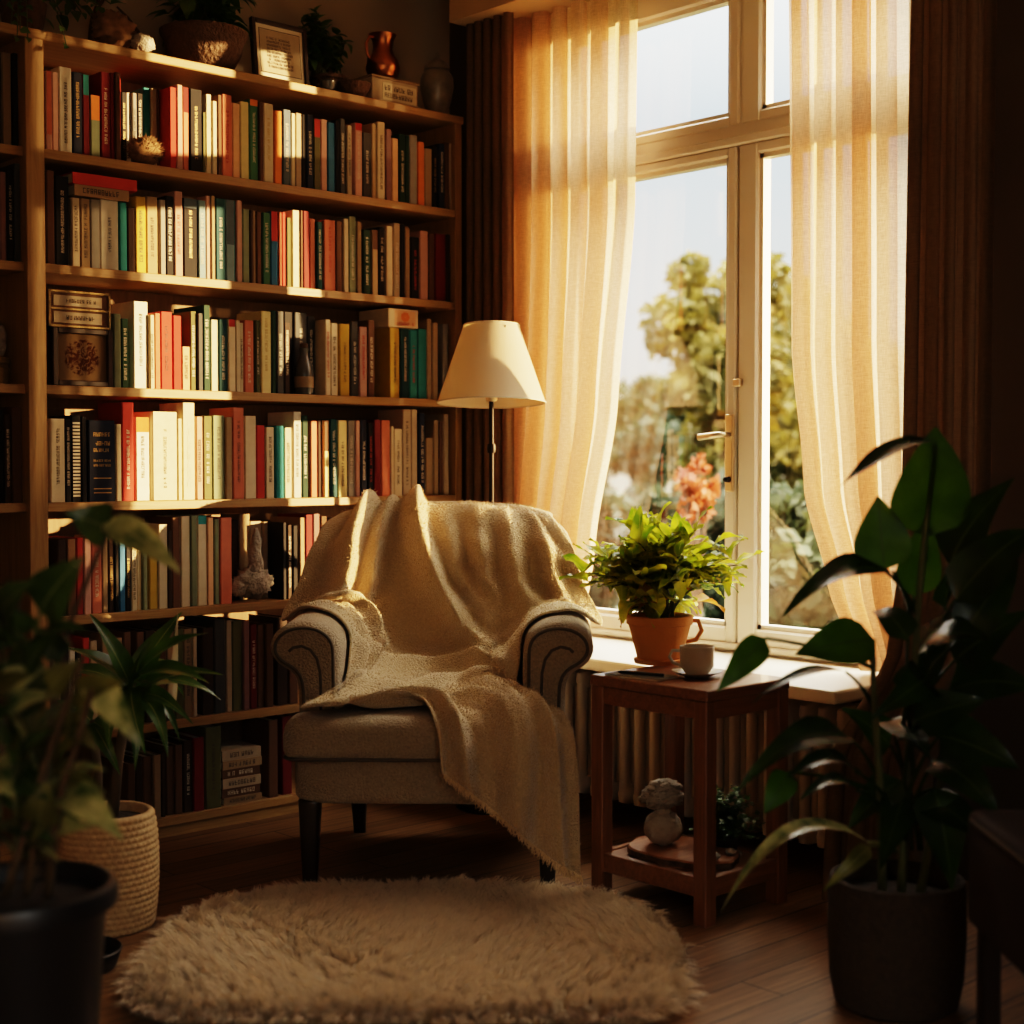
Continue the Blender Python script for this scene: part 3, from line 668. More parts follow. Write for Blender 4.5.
# ================================================================== CURTAINS
def cloth_mat(name, col, tcol, transl=.6, transp=.12, weave=700):
    m = bpy.data.materials.new(name); m.use_nodes = True; nt = m.node_tree; nt.nodes.remove(nt.nodes['Principled BSDF'])
    tc = nd(nt, 'ShaderNodeTexCoord'); mp = nd(nt, 'ShaderNodeMapping'); mp.inputs['Scale'].default_value = (1, 1, .06); nt.links.new(tc.outputs['Object'], mp.inputs[0])
    n = nd(nt, 'ShaderNodeTexNoise', i_Scale=float(weave), i_Detail=2.0); nt.links.new(mp.outputs[0], n.inputs[0])
    mp2 = nd(nt, 'ShaderNodeMapping'); mp2.inputs['Scale'].default_value = (.06, .06, 1); nt.links.new(tc.outputs['Object'], mp2.inputs[0])
    n2 = nd(nt, 'ShaderNodeTexNoise', i_Scale=float(weave), i_Detail=2.0); nt.links.new(mp2.outputs[0], n2.inputs[0])
    ad = nd(nt, 'ShaderNodeMath', operation='ADD'); nt.links.new(n.outputs['Fac'], ad.inputs[0]); nt.links.new(n2.outputs['Fac'], ad.inputs[1])
    mr = nd(nt, 'ShaderNodeMapRange'); mr.inputs[1].default_value = .75; mr.inputs[2].default_value = 1.25; mr.inputs[3].default_value = 1.12; mr.inputs[4].default_value = .82; nt.links.new(ad.outputs[0], mr.inputs[0])
    hs = nd(nt, 'ShaderNodeHueSaturation'); hs.inputs['Color'].default_value = (*col, 1); nt.links.new(mr.outputs[0], hs.inputs['Value'])
    h2 = nd(nt, 'ShaderNodeHueSaturation'); h2.inputs['Color'].default_value = (*tcol, 1); nt.links.new(mr.outputs[0], h2.inputs['Value'])
    d = nd(nt, 'ShaderNodeBsdfDiffuse'); nt.links.new(hs.outputs[0], d.inputs[0]); t = nd(nt, 'ShaderNodeBsdfTranslucent'); nt.links.new(h2.outputs[0], t.inputs[0])
    ms = nd(nt, 'ShaderNodeMixShader'); ms.inputs[0].default_value = transl; nt.links.new(d.outputs[0], ms.inputs[1]); nt.links.new(t.outputs[0], ms.inputs[2])
    tp = nd(nt, 'ShaderNodeBsdfTransparent'); m2 = nd(nt, 'ShaderNodeMixShader')
    mr2 = nd(nt, 'ShaderNodeMapRange'); mr2.inputs[1].default_value = .7; mr2.inputs[2].default_value = 1.3; mr2.inputs[3].default_value = transp*.4; mr2.inputs[4].default_value = transp*1.6; nt.links.new(ad.outputs[0], mr2.inputs[0])
    nt.links.new(mr2.outputs[0], m2.inputs[0]); nt.links.new(ms.outputs[0], m2.inputs[1]); nt.links.new(tp.outputs[0], m2.inputs[2])
    bp = nd(nt, 'ShaderNodeBump', i_Strength=.25, i_Distance=.002); nt.links.new(ad.outputs[0], bp.inputs['Height']); nt.links.new(bp.outputs[0], d.inputs['Normal'])
    nt.links.new(m2.outputs[0], nt.nodes['Material Output'].inputs[0]); return m
M['sheer'] = cloth_mat('sheer_linen', (.58,.43,.30), (.86,.61,.39), .54, .05)
M['sheer_r'] = cloth_mat('sheer_linen_right', (.58,.43,.30), (.86,.61,.39), .54, .12)
M['heavy'] = cloth_mat('heavy_linen', (.20,.135,.08), (.24,.14,.075), .2, .0)
def curtain(name, edges, folds, amp, xc, z0, z1, mt, label, phase=0.0, nz=60, per=24, group=None, hem=.03):
    """edges(t) -> (y_start, y_end) of the drawn cloth at height fraction t (0 bottom, 1 top)"""
    n = folds*per; P = []
    rnd = random.Random(int(phase*100)+folds)
    offs = [rnd.uniform(-.5,.5) for _ in range(folds+2)]; am = [rnd.uniform(.45,1.45) for _ in range(folds+2)]
    for i in range(nz+1):
        t = i/nz; z = z0 + (z1-z0)*t; ya, yb = edges(t); row = []
        for j in range(n+1):
            s = j/n; f = s*folds; k = int(f); q = f-k
            k2 = min(k+1, folds); o = offs[k]*(1-q)+offs[k2]*q; a = am[k]*(1-q)+am[k2]*q
            ph = 2*PI*f + o*2 + phase + .5*math.sin(t*2.2 + k)
            spread = .75 + .45*(1-t)
            dx = amp*a*spread*(math.sin(ph) + .25*math.sin(2*ph+1.1))
            dy = -.50*amp*a*math.sin(2*ph)*min(1, 12*s, 12*(1-s))
            row.append((xc(t, s) + dx, ya + (yb-ya)*s + dy, z))
        P.append(row)
    m = MB(); m.grid(P)
    o = obj(name, m, mt, None, True, origin=(P[0][0][0], (edges(0)[0]+edges(0)[1])/2, z0))
    tag(o, label, 'curtain', group); return o
def lerp(a, b, t): return a+(b-a)*t
def piece(t, pts):
    for i in range(len(pts)-1):
        if t <= pts[i+1][0]:
            u = (t-pts[i][0])/(pts[i+1][0]-pts[i][0]); u = u*u*(3-2*u)*.5+u*.5; return lerp(pts[i][1], pts[i+1][1], u)
    return pts[-1][1]
# left pair: one curtain, its unlit corner end's shade put into darker cloth
curtain('sheer_curtain', lambda t: (piece(t, [(0,3.56),(.14,3.50),(.34,3.40),(.62,3.325),(1,3.312)]), piece(t, [(0,3.96),(.4,3.93),(1,3.955)])), 7, .027, lambda t, s: 3.602, .558, 2.86, M['sheer'],
        'sheer linen curtain left of the window, glowing behind the floor lamp', .4)
curtain('heavy_curtain', lambda t: (3.80, 4.03), 5, .017, lambda t, s: 3.505, .02, 2.86, M['heavy'],
        'brown curtain hanging in the corner between bookcase and sheer curtain', 1.3)
# right pair
curtain('sheer_curtain', lambda t: (piece(t, [(0,2.18),(.3,2.185),(1,2.185)]), piece(t, [(0,2.43),(.10,2.55),(.22,2.645),(.40,2.695),(1,2.72)])), 7, .027, lambda t, s: 3.602, .565, 2.86, M['sheer_r'],
        'sheer linen curtain right of the window, above the tall dark plant', 2.2)
curtain('heavy_curtain', lambda t: (1.99, piece(t, [(0,2.30),(.12,2.29),(.22,2.25),(1,2.243)])), 5, .026, lambda t, s: piece(t, [(0,3.22),(.13,3.235),(.22,3.44),(.32,3.50),(1,3.51)]), .02, 2.86, M['heavy'],
        'brown curtain against the dark wall right of the window', 3.1)

# ================================================================== RADIATOR
rad = thing('radiator', 'old column radiator with many upright ribs below the window sill', 'radiator', (3.45, 2.85, 0))
y = 2.36
while y < 3.62:
    s = MB()
    for dx in (-.052, 0, .052):
        s.loft([[(3.45+dx+px, y+py, z) for px, py in superell(.019*k, .0135*k, 12, 2.4)] for z, k in ((.10,.9),(.13,1),(.44,1),(.47,.9))])
    s.loft([[(3.45+px, y+py, z) for px, py in superell(.075*k, .0185*k, 20, 3)] for z, k in ((.088,.6),(.095,.95),(.125,1),(.145,.8))])
    s.loft([[(3.45+px, y+py, z) for px, py in superell(.075*k, .0185*k, 20, 3)] for z, k in ((.43,.8),(.45,1),(.478,.95),(.488,.6))])
    if abs(y-2.36) < .01 or y > 3.56:
        s.box((3.425, y-.012, 0), (3.475, y+.012, .10), .006)
    obj('rib', s, M['radiator'], rad, 50, world=True); y += .062
s = MB(); s.tube([(3.45, 2.352, .115), (3.405, 2.345, .115), (3.395, 2.345, .10), (3.395, 2.345, 0)], .009, 10); obj('pipe', s, M['radiator'], rad, True, world=True)

# ================================================================== SIDE TABLE
TX0, TX1, TY0, TY1, TZ = 2.830, 3.166, 2.364, 2.763, .589
tb = thing('side_table', 'square dark-wood side table with a lower shelf beside the armchair', 'table', ((TX0+TX1)/2, (TY0+TY1)/2, 0))
m = MB()
m.box((TX0, TY0, TZ-.028), (TX1, TY1, TZ), .003)
obj('table_top', m, M['table'], tb, world=True)
L_ = .042
for xx in (TX0+.002, TX1-L_-.002):
    for yy in (TY0+.002, TY1-L_-.002):
        obj('leg', MB().box((xx, yy, 0), (xx+L_, yy+L_, TZ-.028), .003), M['table_v'], tb, world=True)
m = MB()
m.box((TX0+.007, TY0+L_, TZ-.075), (TX0+.03, TY1-L_, TZ-.029), .002); obj('apron', m, M['table'], tb, world=True)
for bx in (((TX1-.03, TY0+L_, TZ-.075), (TX1-.007, TY1-L_, TZ-.029)), ((TX0+L_, TY0+.007, TZ-.075), (TX1-L_, TY0+.03, TZ-.029)), ((TX0+L_, TY1-.03, TZ-.075), (TX1-L_, TY1-.007, TZ-.029))):
    obj('apron', MB().box(*bx, .002), M['table'], tb, world=True)
SZ = .115
for bx in (((TX0+.007, TY0+L_, SZ-.045), (TX0+.03, TY1-L_, SZ+.004)), ((TX1-.03, TY0+L_, SZ-.045), (TX1-.007, TY1-L_, SZ+.004)), ((TX0+L_, TY0+.007, SZ-.045), (TX1-L_, TY0+.03, SZ+.004)), ((TX0+L_, TY1-.03, SZ-.045), (TX1-L_, TY1-.007, SZ+.004))):
    obj('stretcher', MB().box(*bx, .002), M['table'], tb, world=True)
obj('lower_shelf', MB().box((TX0+.031, TY0+.031, SZ-.018), (TX1-.031, TY1-.031, SZ), .001), M['table'], tb, world=True)

# on the table: plant pot, cup and saucer, newspaper, pen
pp_ = onZ(657, 664, TZ); pp_ = Vector((pp_.x+.028, pp_.y+.016, TZ))
k = (pp_.dot(FW))/FOC
pot = thing('potted_plant', 'leafy yellow-green houseplant in a terracotta pot on the side table', 'plant', pp_)
m = MB(); m.lathe([(.070,.0),(.072,.012),(.062,.014),(.064,.02),(.087,.108),(.092,.11),(.094,.130),(.089,.134),(.083,.130),(.081,.115)], seg=40); po = obj('pot', m, M['terracotta'], pot, 40)
hd = RT*1.0
m = MB(); m.tube([hd*.082+UP*.118, hd*.108+UP*.118, hd*.118+UP*.09, hd*.102+UP*.064, hd*.074+UP*.058], .0065, 10); obj('handle', m, M['terracotta'], po, True)
m = MB(); m.lathe([(.083,.115),(.05,.12),(.01,.122)], seg=28); obj('soil', m, M['soil'], pot, True)
def near_arm(p):                    # keep the foliage off the armchair
    q = pp_ + p - Vector(CH_LOC); c, s = math.cos(CH_ROT), math.sin(CH_ROT)
    return q.x*c + q.y*s < .51 and q.z < .80
fo = MB(); fa = MB(); stm = MB(); R2 = random.Random(21); R.seed(5)
for i in range(66):
    a = R2.uniform(0, 2*PI); el = R2.uniform(-.35, 1.35); rr = R2.uniform(.6, 1.0)
    d = Vector((math.cos(a)*math.cos(el), math.sin(a)*math.cos(el), math.sin(el)))
    if el < .25 and d.dot(RT) > -.45 and d.dot(FW) < .4: el = .3 + abs(el); d = Vector((math.cos(a)*math.cos(el), math.sin(a)*math.cos(el), math.sin(el)))
    c0 = Vector((R2.uniform(-.03,.03), R2.uniform(-.03,.03), .13))
    c1 = c0 + Vector((d.x*.255*rr, d.y*.255*rr, d.z*.225*rr + .035))
    if c1.dot(RT) < -.22: c1 -= RT*(c1.dot(RT)+.22)
    c1.y = min(c1.y, .07 if c1.z < .21 else .17)
    if near_arm(c1): c1 = c0.lerp(c1, .55) + UP*.05
    if near_arm(c1): continue
    st = bez(c0, c0 + Vector((d.x*.05, d.y*.05, .08+.10*d.z)), c1, 7); stm.tube(st, [.0032]*5+[.0024,.002,.0016], 5)
    for q in (3, 4, 5, 6, 7):
        for sgn in ((-1, 1) if q < 7 else (1,)):
            b0 = st[q]; side = Vector((-d.y, d.x, 0)) * sgn
            dr = (d*.55 + side*R2.uniform(.3,1.0)*(1 if q < 7 else .2) + Vector((R2.uniform(-.3,.3), R2.uniform(-.3,.3), R2.uniform(-.75,.35)))).normalized()
            L = R2.uniform(.055,.105); tip = b0 + dr*L
            if near_arm(tip) or near_arm(b0): continue
            tgt = fa if (el < .35 and R2.random() < .22) else fo
            add_leaf(tgt, b0, tip, L*R2.uniform(.42,.62), (0,0,1), droop=R2.uniform(-.02,.16), fold=R2.uniform(.1,.5), shape=.55, nl=6, nw=4, wave=.12, tw=R2.uniform(-.5,.5))
obj('foliage', fo, M['leaf_bright'], pot, True); obj('dry_foliage', fa, M['leaf_autumn'], pot, True)
obj('stems', stm, M['stem'], pot, True)
cp = onZ(697, 677, TZ); cp = Vector((cp.x, cp.y, TZ))
sc = obj('saucer', MB().lathe([(.03,0),(.034,.003),(.045,.007),(.066,.015),(.067,.017),(.045,.0105),(.03,.007),(.005,.0065)], seg=40), M['ceramic'], None, 40); sc.location = cp
tag(sc, 'pale ceramic saucer under the coffee cup on the side table', 'saucer')
cup = obj('coffee_cup', MB().lathe([(.029,0),(.031,.004),(.036,.010),(.044,.022),(.0452,.073),(.044,.074),(.0424,.071),(.0415,.026),(.02,.013),(.004,.012)], seg=40), M['ceramic'], None, 40); cup.location = cp + Vector((0,0,.0075))
tag(cup, 'pale grey ceramic coffee cup standing on its saucer on the side table', 'cup')
hh = -RT
m = MB(); m.tube([hh*.042+UP*.062, hh*.065+UP*.062, hh*.072+UP*.046, hh*.062+UP*.029, hh*.043+UP*.023], [.0045]*5, 8); obj('handle', m, M['ceramic'], cup, True)
obj('coffee', MB().lathe([(.041,.062),(.003,.0621)], seg=32), M['coffee'], cup)
# folded papers and pen
m = MB()
for i in range(3):
    c = onZ(668-i*3, 671+i*.6, TZ); rot = .5+i*.12
    ux = Vector((math.cos(rot), math.sin(rot), 0)); uy = Vector((-ux.y, ux.x, 0))
# notebook
nc = Vector((2.895, 2.64, TZ))
m = MB(); m.box((-.045,-.085,0),(.045,.085,.004),.001); nb = obj('notebook', m, M['paper']); nb.location = nc; nb.rotation_euler = (0,0,.12); tag(nb, 'thin pale notebook lying on the side table, under a pen', 'notebook')
obj('cover', MB().box((-.046,-.086,.0042),(.046,.086,.0062),.0008), BM['grey'], nb)
m = MB(); m.tube([(0,-.065,.0045),(0,.058,.0045),(0,.066,.0045)], [.0042,.0042,.0015], 10); pen = obj('pen', m, M['metal_dark'], None, True); pen.location = nc+Vector((-.012,-.01,.0064)); pen.rotation_euler = (0,0,.3); tag(pen, 'dark pen lying on the notebook beside the terracotta pot', 'pen')
obj('clip', MB().box((-.0012,.02,.008),(.0012,.055,.0095)), M['brass'], pen)

# on the lower shelf
slab = MB(); oc = Vector((TX0+.15, TY0+.20, SZ))
ol = [( (.115+.016*noise.noise(Vector((math.cos(a)*1.7, math.sin(a)*1.7, 3))))*math.cos(a), (.165+.03*noise.noise(Vector((math.cos(a)*2, math.sin(a)*2, 9))))*math.sin(a)) for a in [2*PI*i/48 for i in range(48)]]
slab.loft([[(x*.97, y*.97, 0) for x, y in ol], [(x, y, .006) for x, y in ol], [(x, y, .017) for x, y in ol], [(x*.97, y*.97, .022) for x, y in ol]])
so = obj('wood_slab', slab, M['slab']); so.location = oc; tag(so, 'flat bark-edged wood slab lying on the lower shelf of the side table', 'slab')
rim = MB(); rim.loft([[(x*1.006, y*1.006, z) for x, y in ol] for z in (.004, .018)], False, False); obj('bark_rim', rim, M['bark'], so)
fg = onZ(655, 845, SZ+.022); fg = Vector((fg.x+.02, fg.y-.01, SZ+.0225))
fig = thing('stone_ornament', 'rough grey stone ornament, crinkled cap on a round body, on the lower table shelf', 'ornament', fg)
m = MB(); m.blob((0,0,.045), .052, 24, 14, .12, 3, 1, (1,.95,.88)); obj('body', m, M['stone'], fig, True)
m = MB(); m.lathe([(.026,.075),(.02,.095),(.03,.115)], seg=16); obj('neck', m, M['stone'], fig, True)
m = MB(); m.blob((-.006,0,.128), .054, 40, 26, .42, 7, 5, (1.05,.95,.52)); m.blob((.004,0,.15), .042, 32, 20, .42, 8, 8, (1.1,.95,.5)); obj('cap', m, M['stone'], fig, True)
fp = Vector((TX1-.078, TY0+.15, SZ+.001))
fern = thing('small_fern', 'small dark bushy fern on the lower shelf of the side table', 'plant', fp)
m = MB(); m.lathe([(.03,0),(.034,.035),(.037,.04),(.033,.04),(.028,.036)], seg=24); obj('pot', m, M['black_pot'], fern, 40)
fo = MB(); R2 = random.Random(3)
for i in range(170):
    a = R2.uniform(0, 2*PI); el = R2.uniform(.0, 1.4); L = R2.uniform(.06,.14)
    tip = Vector((math.cos(a)*math.cos(el)*L*.75, math.sin(a)*math.cos(el)*L*.75, .04+math.sin(el)*L))
    pts = bez((0,0,.035), (tip.x*.3, tip.y*.3, tip.z*.9+.01), tip, 5)
    for q in (2,3,4,5):
        for s in (-1,1):
            e = pts[q]+Vector((R2.uniform(-.018,.018), R2.uniform(-.018,.018), R2.uniform(-.006,.012)))
            add_leaf(fo, pts[q], e, .015, (0,0,1), nl=3, nw=2, droop=.05)
obj('foliage', fo, M['leaf_ivy'], fern, True)
for i, (dx, dy, r_) in enumerate(((.06,.02,.018),(.19,.05,.016),(.14,-.02+.045,.013))):
    m = MB(); m.blob((0,0,r_*.6), r_, 14, 9, .2, 2.5, i*3.1, (1.3,1,.62)); pb = obj('pebble', m, M['stone'], None, True)
    pb.location = (TX0+.05+dx, TY0+.05+dy, SZ+ (.0225 if ((TX0+.05+dx-oc.x)/.11)**2+((TY0+.05+dy-oc.y)/.15)**2 < 1 else .0005))
    tag(pb, ['grey pebble on the wood slab nearest the front table leg','grey pebble beside the small fern on the lower table shelf','smallest grey pebble at the front of the lower table shelf'][i], 'pebble', 'pebbles')

def seat(o, z):
    lo = 1e9; st_ = [o]
    while st_:
        c = st_.pop(); st_ += list(c.children)
        if c.type == 'MESH':
            h_ = 0; q_ = c
            while q_ is not o: h_ += q_.location.z; q_ = q_.parent
            lo = min(lo, min(v.co.z for v in c.data.vertices) + h_)
    o.location.z = z + .0006 - lo

# ================================================================== DECOR IN THE BOOKCASE
def sq_frame(name, px0, px1, py0, py1, Y, zb, fw_, mf, label, lean=.05, dep=.018, mat_w=0.0):
    """a small picture frame standing upright, facing the room"""
    a = onY(px0, py0, Y).x; b = onY(px1, py0, Y).x; w = b-a; h = abs(onY(px0, py0, Y).z-onY(px0, py1, Y).z)
    t = thing(name, label, 'picture frame', ((a+b)/2, Y, zb)); t.rotation_euler = (-lean, 0, 0)
    m = MB()
    for bx in (((-w/2,0,0),(-w/2+fw_,dep,h)),((w/2-fw_,0,0),(w/2,dep,h)),((-w/2+fw_,0,0),(w/2-fw_,dep,fw_)),((-w/2+fw_,0,h-fw_),(w/2-fw_,dep,h))): m.box(*bx, .002)
    obj('frame', m, mf, t)
    return t, w, h
pic = bpy.data.materials.new('floral_print'); pic.use_nodes = True; nt = pic.node_tree; b = nt.nodes['Principled BSDF']
tc = nd(nt, 'ShaderNodeTexCoord'); vo = nd(nt, 'ShaderNodeTexVoronoi', i_Scale=28.0); nt.links.new(tc.outputs['Object'], vo.inputs[0])
n = nd(nt, 'ShaderNodeTexNoise', i_Scale=45.0, i_Detail=4.0, i_Distortion=2.0); nt.links.new(tc.outputs['Object'], n.inputs[0])
sx = nd(nt, 'ShaderNodeVectorMath', operation='LENGTH'); nt.links.new(tc.outputs['Object'], sx.inputs[0])
lt_ = nd(nt, 'ShaderNodeMapRange'); lt_.inputs[1].default_value = .072; lt_.inputs[2].default_value = .05; nt.links.new(sx.outputs['Value'], lt_.inputs[0])
ml = nd(nt, 'ShaderNodeMath', operation='MULTIPLY'); nt.links.new(lt_.outputs[0], ml.inputs[0]); nt.links.new(n.outputs[0], ml.inputs[1])
m3 = nd(nt, 'ShaderNodeMapRange'); m3.inputs[1].default_value = .38; m3.inputs[2].default_value = .55; nt.links.new(ml.outputs[0], m3.inputs[0])
nt.links.new(mix_rgb(nt, m3.outputs[0], (.17,.115,.065), (.055,.020,.010)), b.inputs['Base Color']); b.inputs['Roughness'].default_value = .9; b.inputs['Specular IOR Level'].default_value = .05; M['print'] = pic
f3, w, h = sq_frame('picture_frame', 53, 113, 328, 386.5, YB+.02, ZS[2]+.0006, .016, M['frame_dark'], 'small dark square frame with a reddish flower print on the third shelf', .0)
p_ = obj('picture', MB().add([(-w/2+.011, 0, -h/2+.011), (w/2-.011, 0, -h/2+.011), (w/2-.011, 0, h/2-.011), (-w/2+.011, 0, h/2-.011)], [(0,1,2,3)]), M['print'], f3); p_.location = (0, .012, h/2)
# gilt boxed pair of bound volumes lying on the frame: a card box with two labelled fronts
a = onY(48.5, 330, YB+.03).x; b = onY(110, 330, YB+.03).x
zb = ZS[2]+h+.0016; hb = .142*.9
hb = min(hb, abs(onY(50, 289, YB+.03).z - zb))
bx = thing('card_box', 'old tan card box with two lettered label strips, standing on the flower-print frame', 'box', ((a+b)/2, YB+.03, zb))
wb = b-a
obj('body', MB().box((-wb/2, 0, 0), (wb/2, .17, hb), .003), BM['brown'], bx)
m = MB()
for bb in (((-wb/2-.001,-.005,0),(-wb/2+.006,0,hb)),((wb/2-.006,-.005,0),(wb/2+.001,0,hb)),((-wb/2,-.005,hb-.007),(wb/2,0,hb)),((-wb/2,-.005,0),(wb/2,0,.007)),((-wb/2,-.004,hb*.47),(wb/2,0,hb*.53))): m.box(*bb, .001)
obj('edging', m, M['gilt'], bx)
for z0_, z1_ in ((.12,.42),(.58,.86)):
    l_ = obj('label_strip', MB().box((-wb*.42, -.003, hb*z0_), (wb*.36, -.0005, hb*z1_)), BM['beige'], bx)
    g = MB(); glyphs(g, -wb*.22, wb*.28, hb*(z0_+.09), hb*(z1_-.09), -.0036, rot=False); obj('lettering', g, INK['d'], l_)
# bristly ball on the top shelf
bp_ = onY(144, 163, YB+.0); m = MB()
ball = MB(); br = .052
M['seedhead'] = mat('seedhead', (.20,.115,.055), .95, var=.5, scale=60)
ball.blob((0,0,br*.86), br*.78, 28, 18, .25, 5, 2, (1.25,.85,.95))
bo = obj('dried_seed_head', ball, M['seedhead'], None, True); bo.location = (onY(144, 160, YB+.04).x, YB+.036, ZS[0]+.004)
for q in [b for b in books if b[1] == 0 and b[2] == '' and abs(b[0].location.x-bo.location.x) < .085]: q[0].location.y += .06; q[0].scale.y = .75
tag(bo, 'bristly brown dried seed head in front of the books on the top shelf', 'seed head')
sp = MB(); R2 = random.Random(4)
for i in range(520):
    a = R2.uniform(0, 2*PI); z_ = R2.uniform(-.6, 1); q = math.sqrt(1-z_*z_); d = Vector((q*math.cos(a)*1.25, q*math.sin(a)*.85, z_*.95))
    c = Vector((0,0,br*.86)) + d*br*.7; e = c + (d.normalized()+Vector((R2.uniform(-.5,.5), R2.uniform(-.5,.5), R2.uniform(-.5,.5))))*.017
    s_ = d.cross(Vector((.3,.5,.8))).normalized()*.0016
    sp.add([c-s_, c+s_, e], [(0,1,2)])
obj('bristles', sp, M['seedhead'], bo)
# glass bottle with a tan label in front of the third shelf books
xb = onY(304.5, 390, YB+.03); m = MB(); k_ = .0030
bt = thing('glass_bottle', 'grey ribbed glass bottle with a tan label in front of black books, third shelf', 'bottle', (xb.x, YB+.032, ZS[2]))
for q in [b for b in books if b[1] == 2 and abs(b[0].location.x-xb.x) < .055]: q[0].location.y += .042; q[0].scale.y = .76
m = MB(); m.lathe([(.027,0),(.031,.006),(.0315,.07),(.028,.09),(.018,.115),(.014,.125),(.014,.14),(.016,.143),(.016,.152),(.012,.153)], seg=28); obj('body', m, M['glass_jar'], bt, 40)
m = MB(); m.lathe([(.0325,.022),(.0325,.058)], seg=28, cap0=False, cap1=False); obj('paper_label', m, BM['tan'], bt, True)
m = MB(); m.lathe([(.0135,.153),(.0135,.165),(.010,.168)], seg=18); obj('stopper', m, M['bark'], bt, 40)
# white box with an orange label lying on the yellow book, third shelf
zt = max(b[0].location.z+b[5] for b in books if b[1] == 2 and 3.02 < b[0].location.x < 3.27 and b[3] in ('yellow', 'dark teal', 'teal'))+.001
a = onY(388, 318, YB+.02).x; b_ = onY(418, 318, YB+.02).x; wb = b_-a; hb = abs(onY(400, 309, YB+.02).z-zt)
hb = min(max(hb, .055), ZS[1]-.027-zt-.004)
cb = thing('small_box', 'pale box with an orange-red label lying on top of the books, third shelf', 'box', ((a+b_)/2, YB+.018, zt))
obj('body', MB().box((-wb/2,0,0),(wb/2,.17,hb),.002), BM['cream'], cb)
m = MB(); m.add([(-wb*.30,-.0008,hb*.10),(wb*.40,-.0008,hb*.10),(wb*.40,-.0008,hb*.92),(-wb*.30,-.0008,hb*.92)], [(0,1,2,3)]); lb = obj('label', m, BM['peach'], cb)
m = MB()
for k in range(7):
    a0 = 2*PI*k/7; cx_, cz_ = wb*.05+.011*math.cos(a0), hb*.58+.009*math.sin(a0)
    m.add([(cx_+.0085*math.cos(2*PI*q/12), -.0016-.00005*k, cz_+.0085*math.sin(2*PI*q/12)) for q in range(12)], [tuple(range(12))])
obj('emblem', m, BM['orange'], lb)
m = MB(); glyphs(m, -wb*.26, wb*.36, hb*.14, hb*.30, -.0016, rot=False); obj('lettering', m, BM['red'], lb)
# rough stone sculpture on the fifth shelf
sx_ = onY(255, 600, YB+.05).x
sculpt = thing('stone_sculpture', 'rough pale stone figure with a tall upright arm before the fifth shelf books', 'ornament', (sx_, YB+.06, ZS[4]))
for q in [b for b in books if b[1] == 4 and abs(b[0].location.x-sx_) < .085]: q[0].location.y += .085; q[0].scale.y = .62
m = MB(); m.blob((0,0,.042), .05, 26, 16, .5, 4.5, 3, (1.35,.8,.9)); m.blob((-.055,0,.03), .03, 18, 12, .4, 5, 5, (1.1,.8,1)); obj('rock', m, M['stone'], sculpt, True)
m = MB(); m.tube([(.0,0,.06),(.012,0,.10),(.004,0,.14),(.016,.004,.18),(.012,0,.215)], [.03,.024,.019,.017,.009], 12)
m.v = [(p[0]+.007*noise.noise(Vector(p)*60), p[1]+.007*noise.noise(Vector(p)*60+Vector((5,0,0))), p[2]) for p in m.v]; obj('upright_arm', m, M['stone'], sculpt, True)
# left bay: dark jar, tin, small cup
jx = onY(5, 385, YB+.08).x
m = MB(); m.lathe([(.045,0),(.052,.01),(.052,.045),(.046,.05),(.047,.056),(.053,.06),(.05,.075),(.02,.082)], seg=32); jo = obj('trinket_tin', m, M['gilt'], None, 40); jo.location = (onY(3, 384, YB+.09).x-.03, YB+.10, ZS[2]); tag(jo, 'tarnished gilt trinket tin with a lid on the third shelf, left bay', 'tin')
m = MB(); m.lathe([(.025,0),(.034,.02),(.036,.06),(.028,.085),(.012,.094)], seg=28); jo2 = obj('dark_vase', m, M['stone'], None, 40); jo2.location = (onY(-4, 384, YB+.09).x, YB+.10, ZS[2]+.0825); tag(jo2, 'rounded dark stone jar standing on the gilt trinket tin', 'jar')
m = MB(); m.lathe([(.05,0),(.054,.008),(.054,.082),(.05,.088),(.047,.085),(.046,.03),(.01,.025)], seg=32); jo3 = obj('patterned_bowl', m, M['gilt'], None, 40); jo3.location = (onY(4, 590, YB+.09).x-.03, YB+.10, ZS[4]); tag(jo3, 'patterned gilt pot on the fifth shelf of the left bay', 'pot')

# ------------------------------------------------------------------ on top of the bookcase
TOPZ = 2.373
def topx(px, Y=YB+.09): return onY(px, 60, Y).x
fr_, w, h = sq_frame('picture_frame', 255, 310, 11, 75, YB+.05, TOPZ, .015, M['frame_dark'], 'dark framed certificate with a pale mount on top of the bookcase', .10)

fr_.location.z = TOPZ+.003
o_ = obj('mount', MB().box((-w/2+.014, .008, .014), (w/2-.014, .012, h-.014)), M['paper'], fr_)
m = MB(); m.box((-w/2+.030, .0062, .032), (w/2-.030, .0078, h-.032)); cer = obj('certificate', m, BM['beige'], fr_)
m = MB()
for i in range(9): glyphs(m, -w*.24, w*.26*R.uniform(.7,1), h*(.24+.057*i), h*(.24+.057*i)+.008, .0055, rot=False)
m.box((-w/2+.027,.0055,.029),(w/2-.027,.0062,.031)); m.box((-w/2+.027,.0055,h-.031),(w/2-.027,.0062,h-.029)); m.box((-w/2+.027,.0055,.029),(-w/2+.029,.0062,h-.029)); m.box((w/2-.029,.0055,.029),(w/2-.027,.0062,h-.029))
obj('lettering', m, INK['d'], cer)
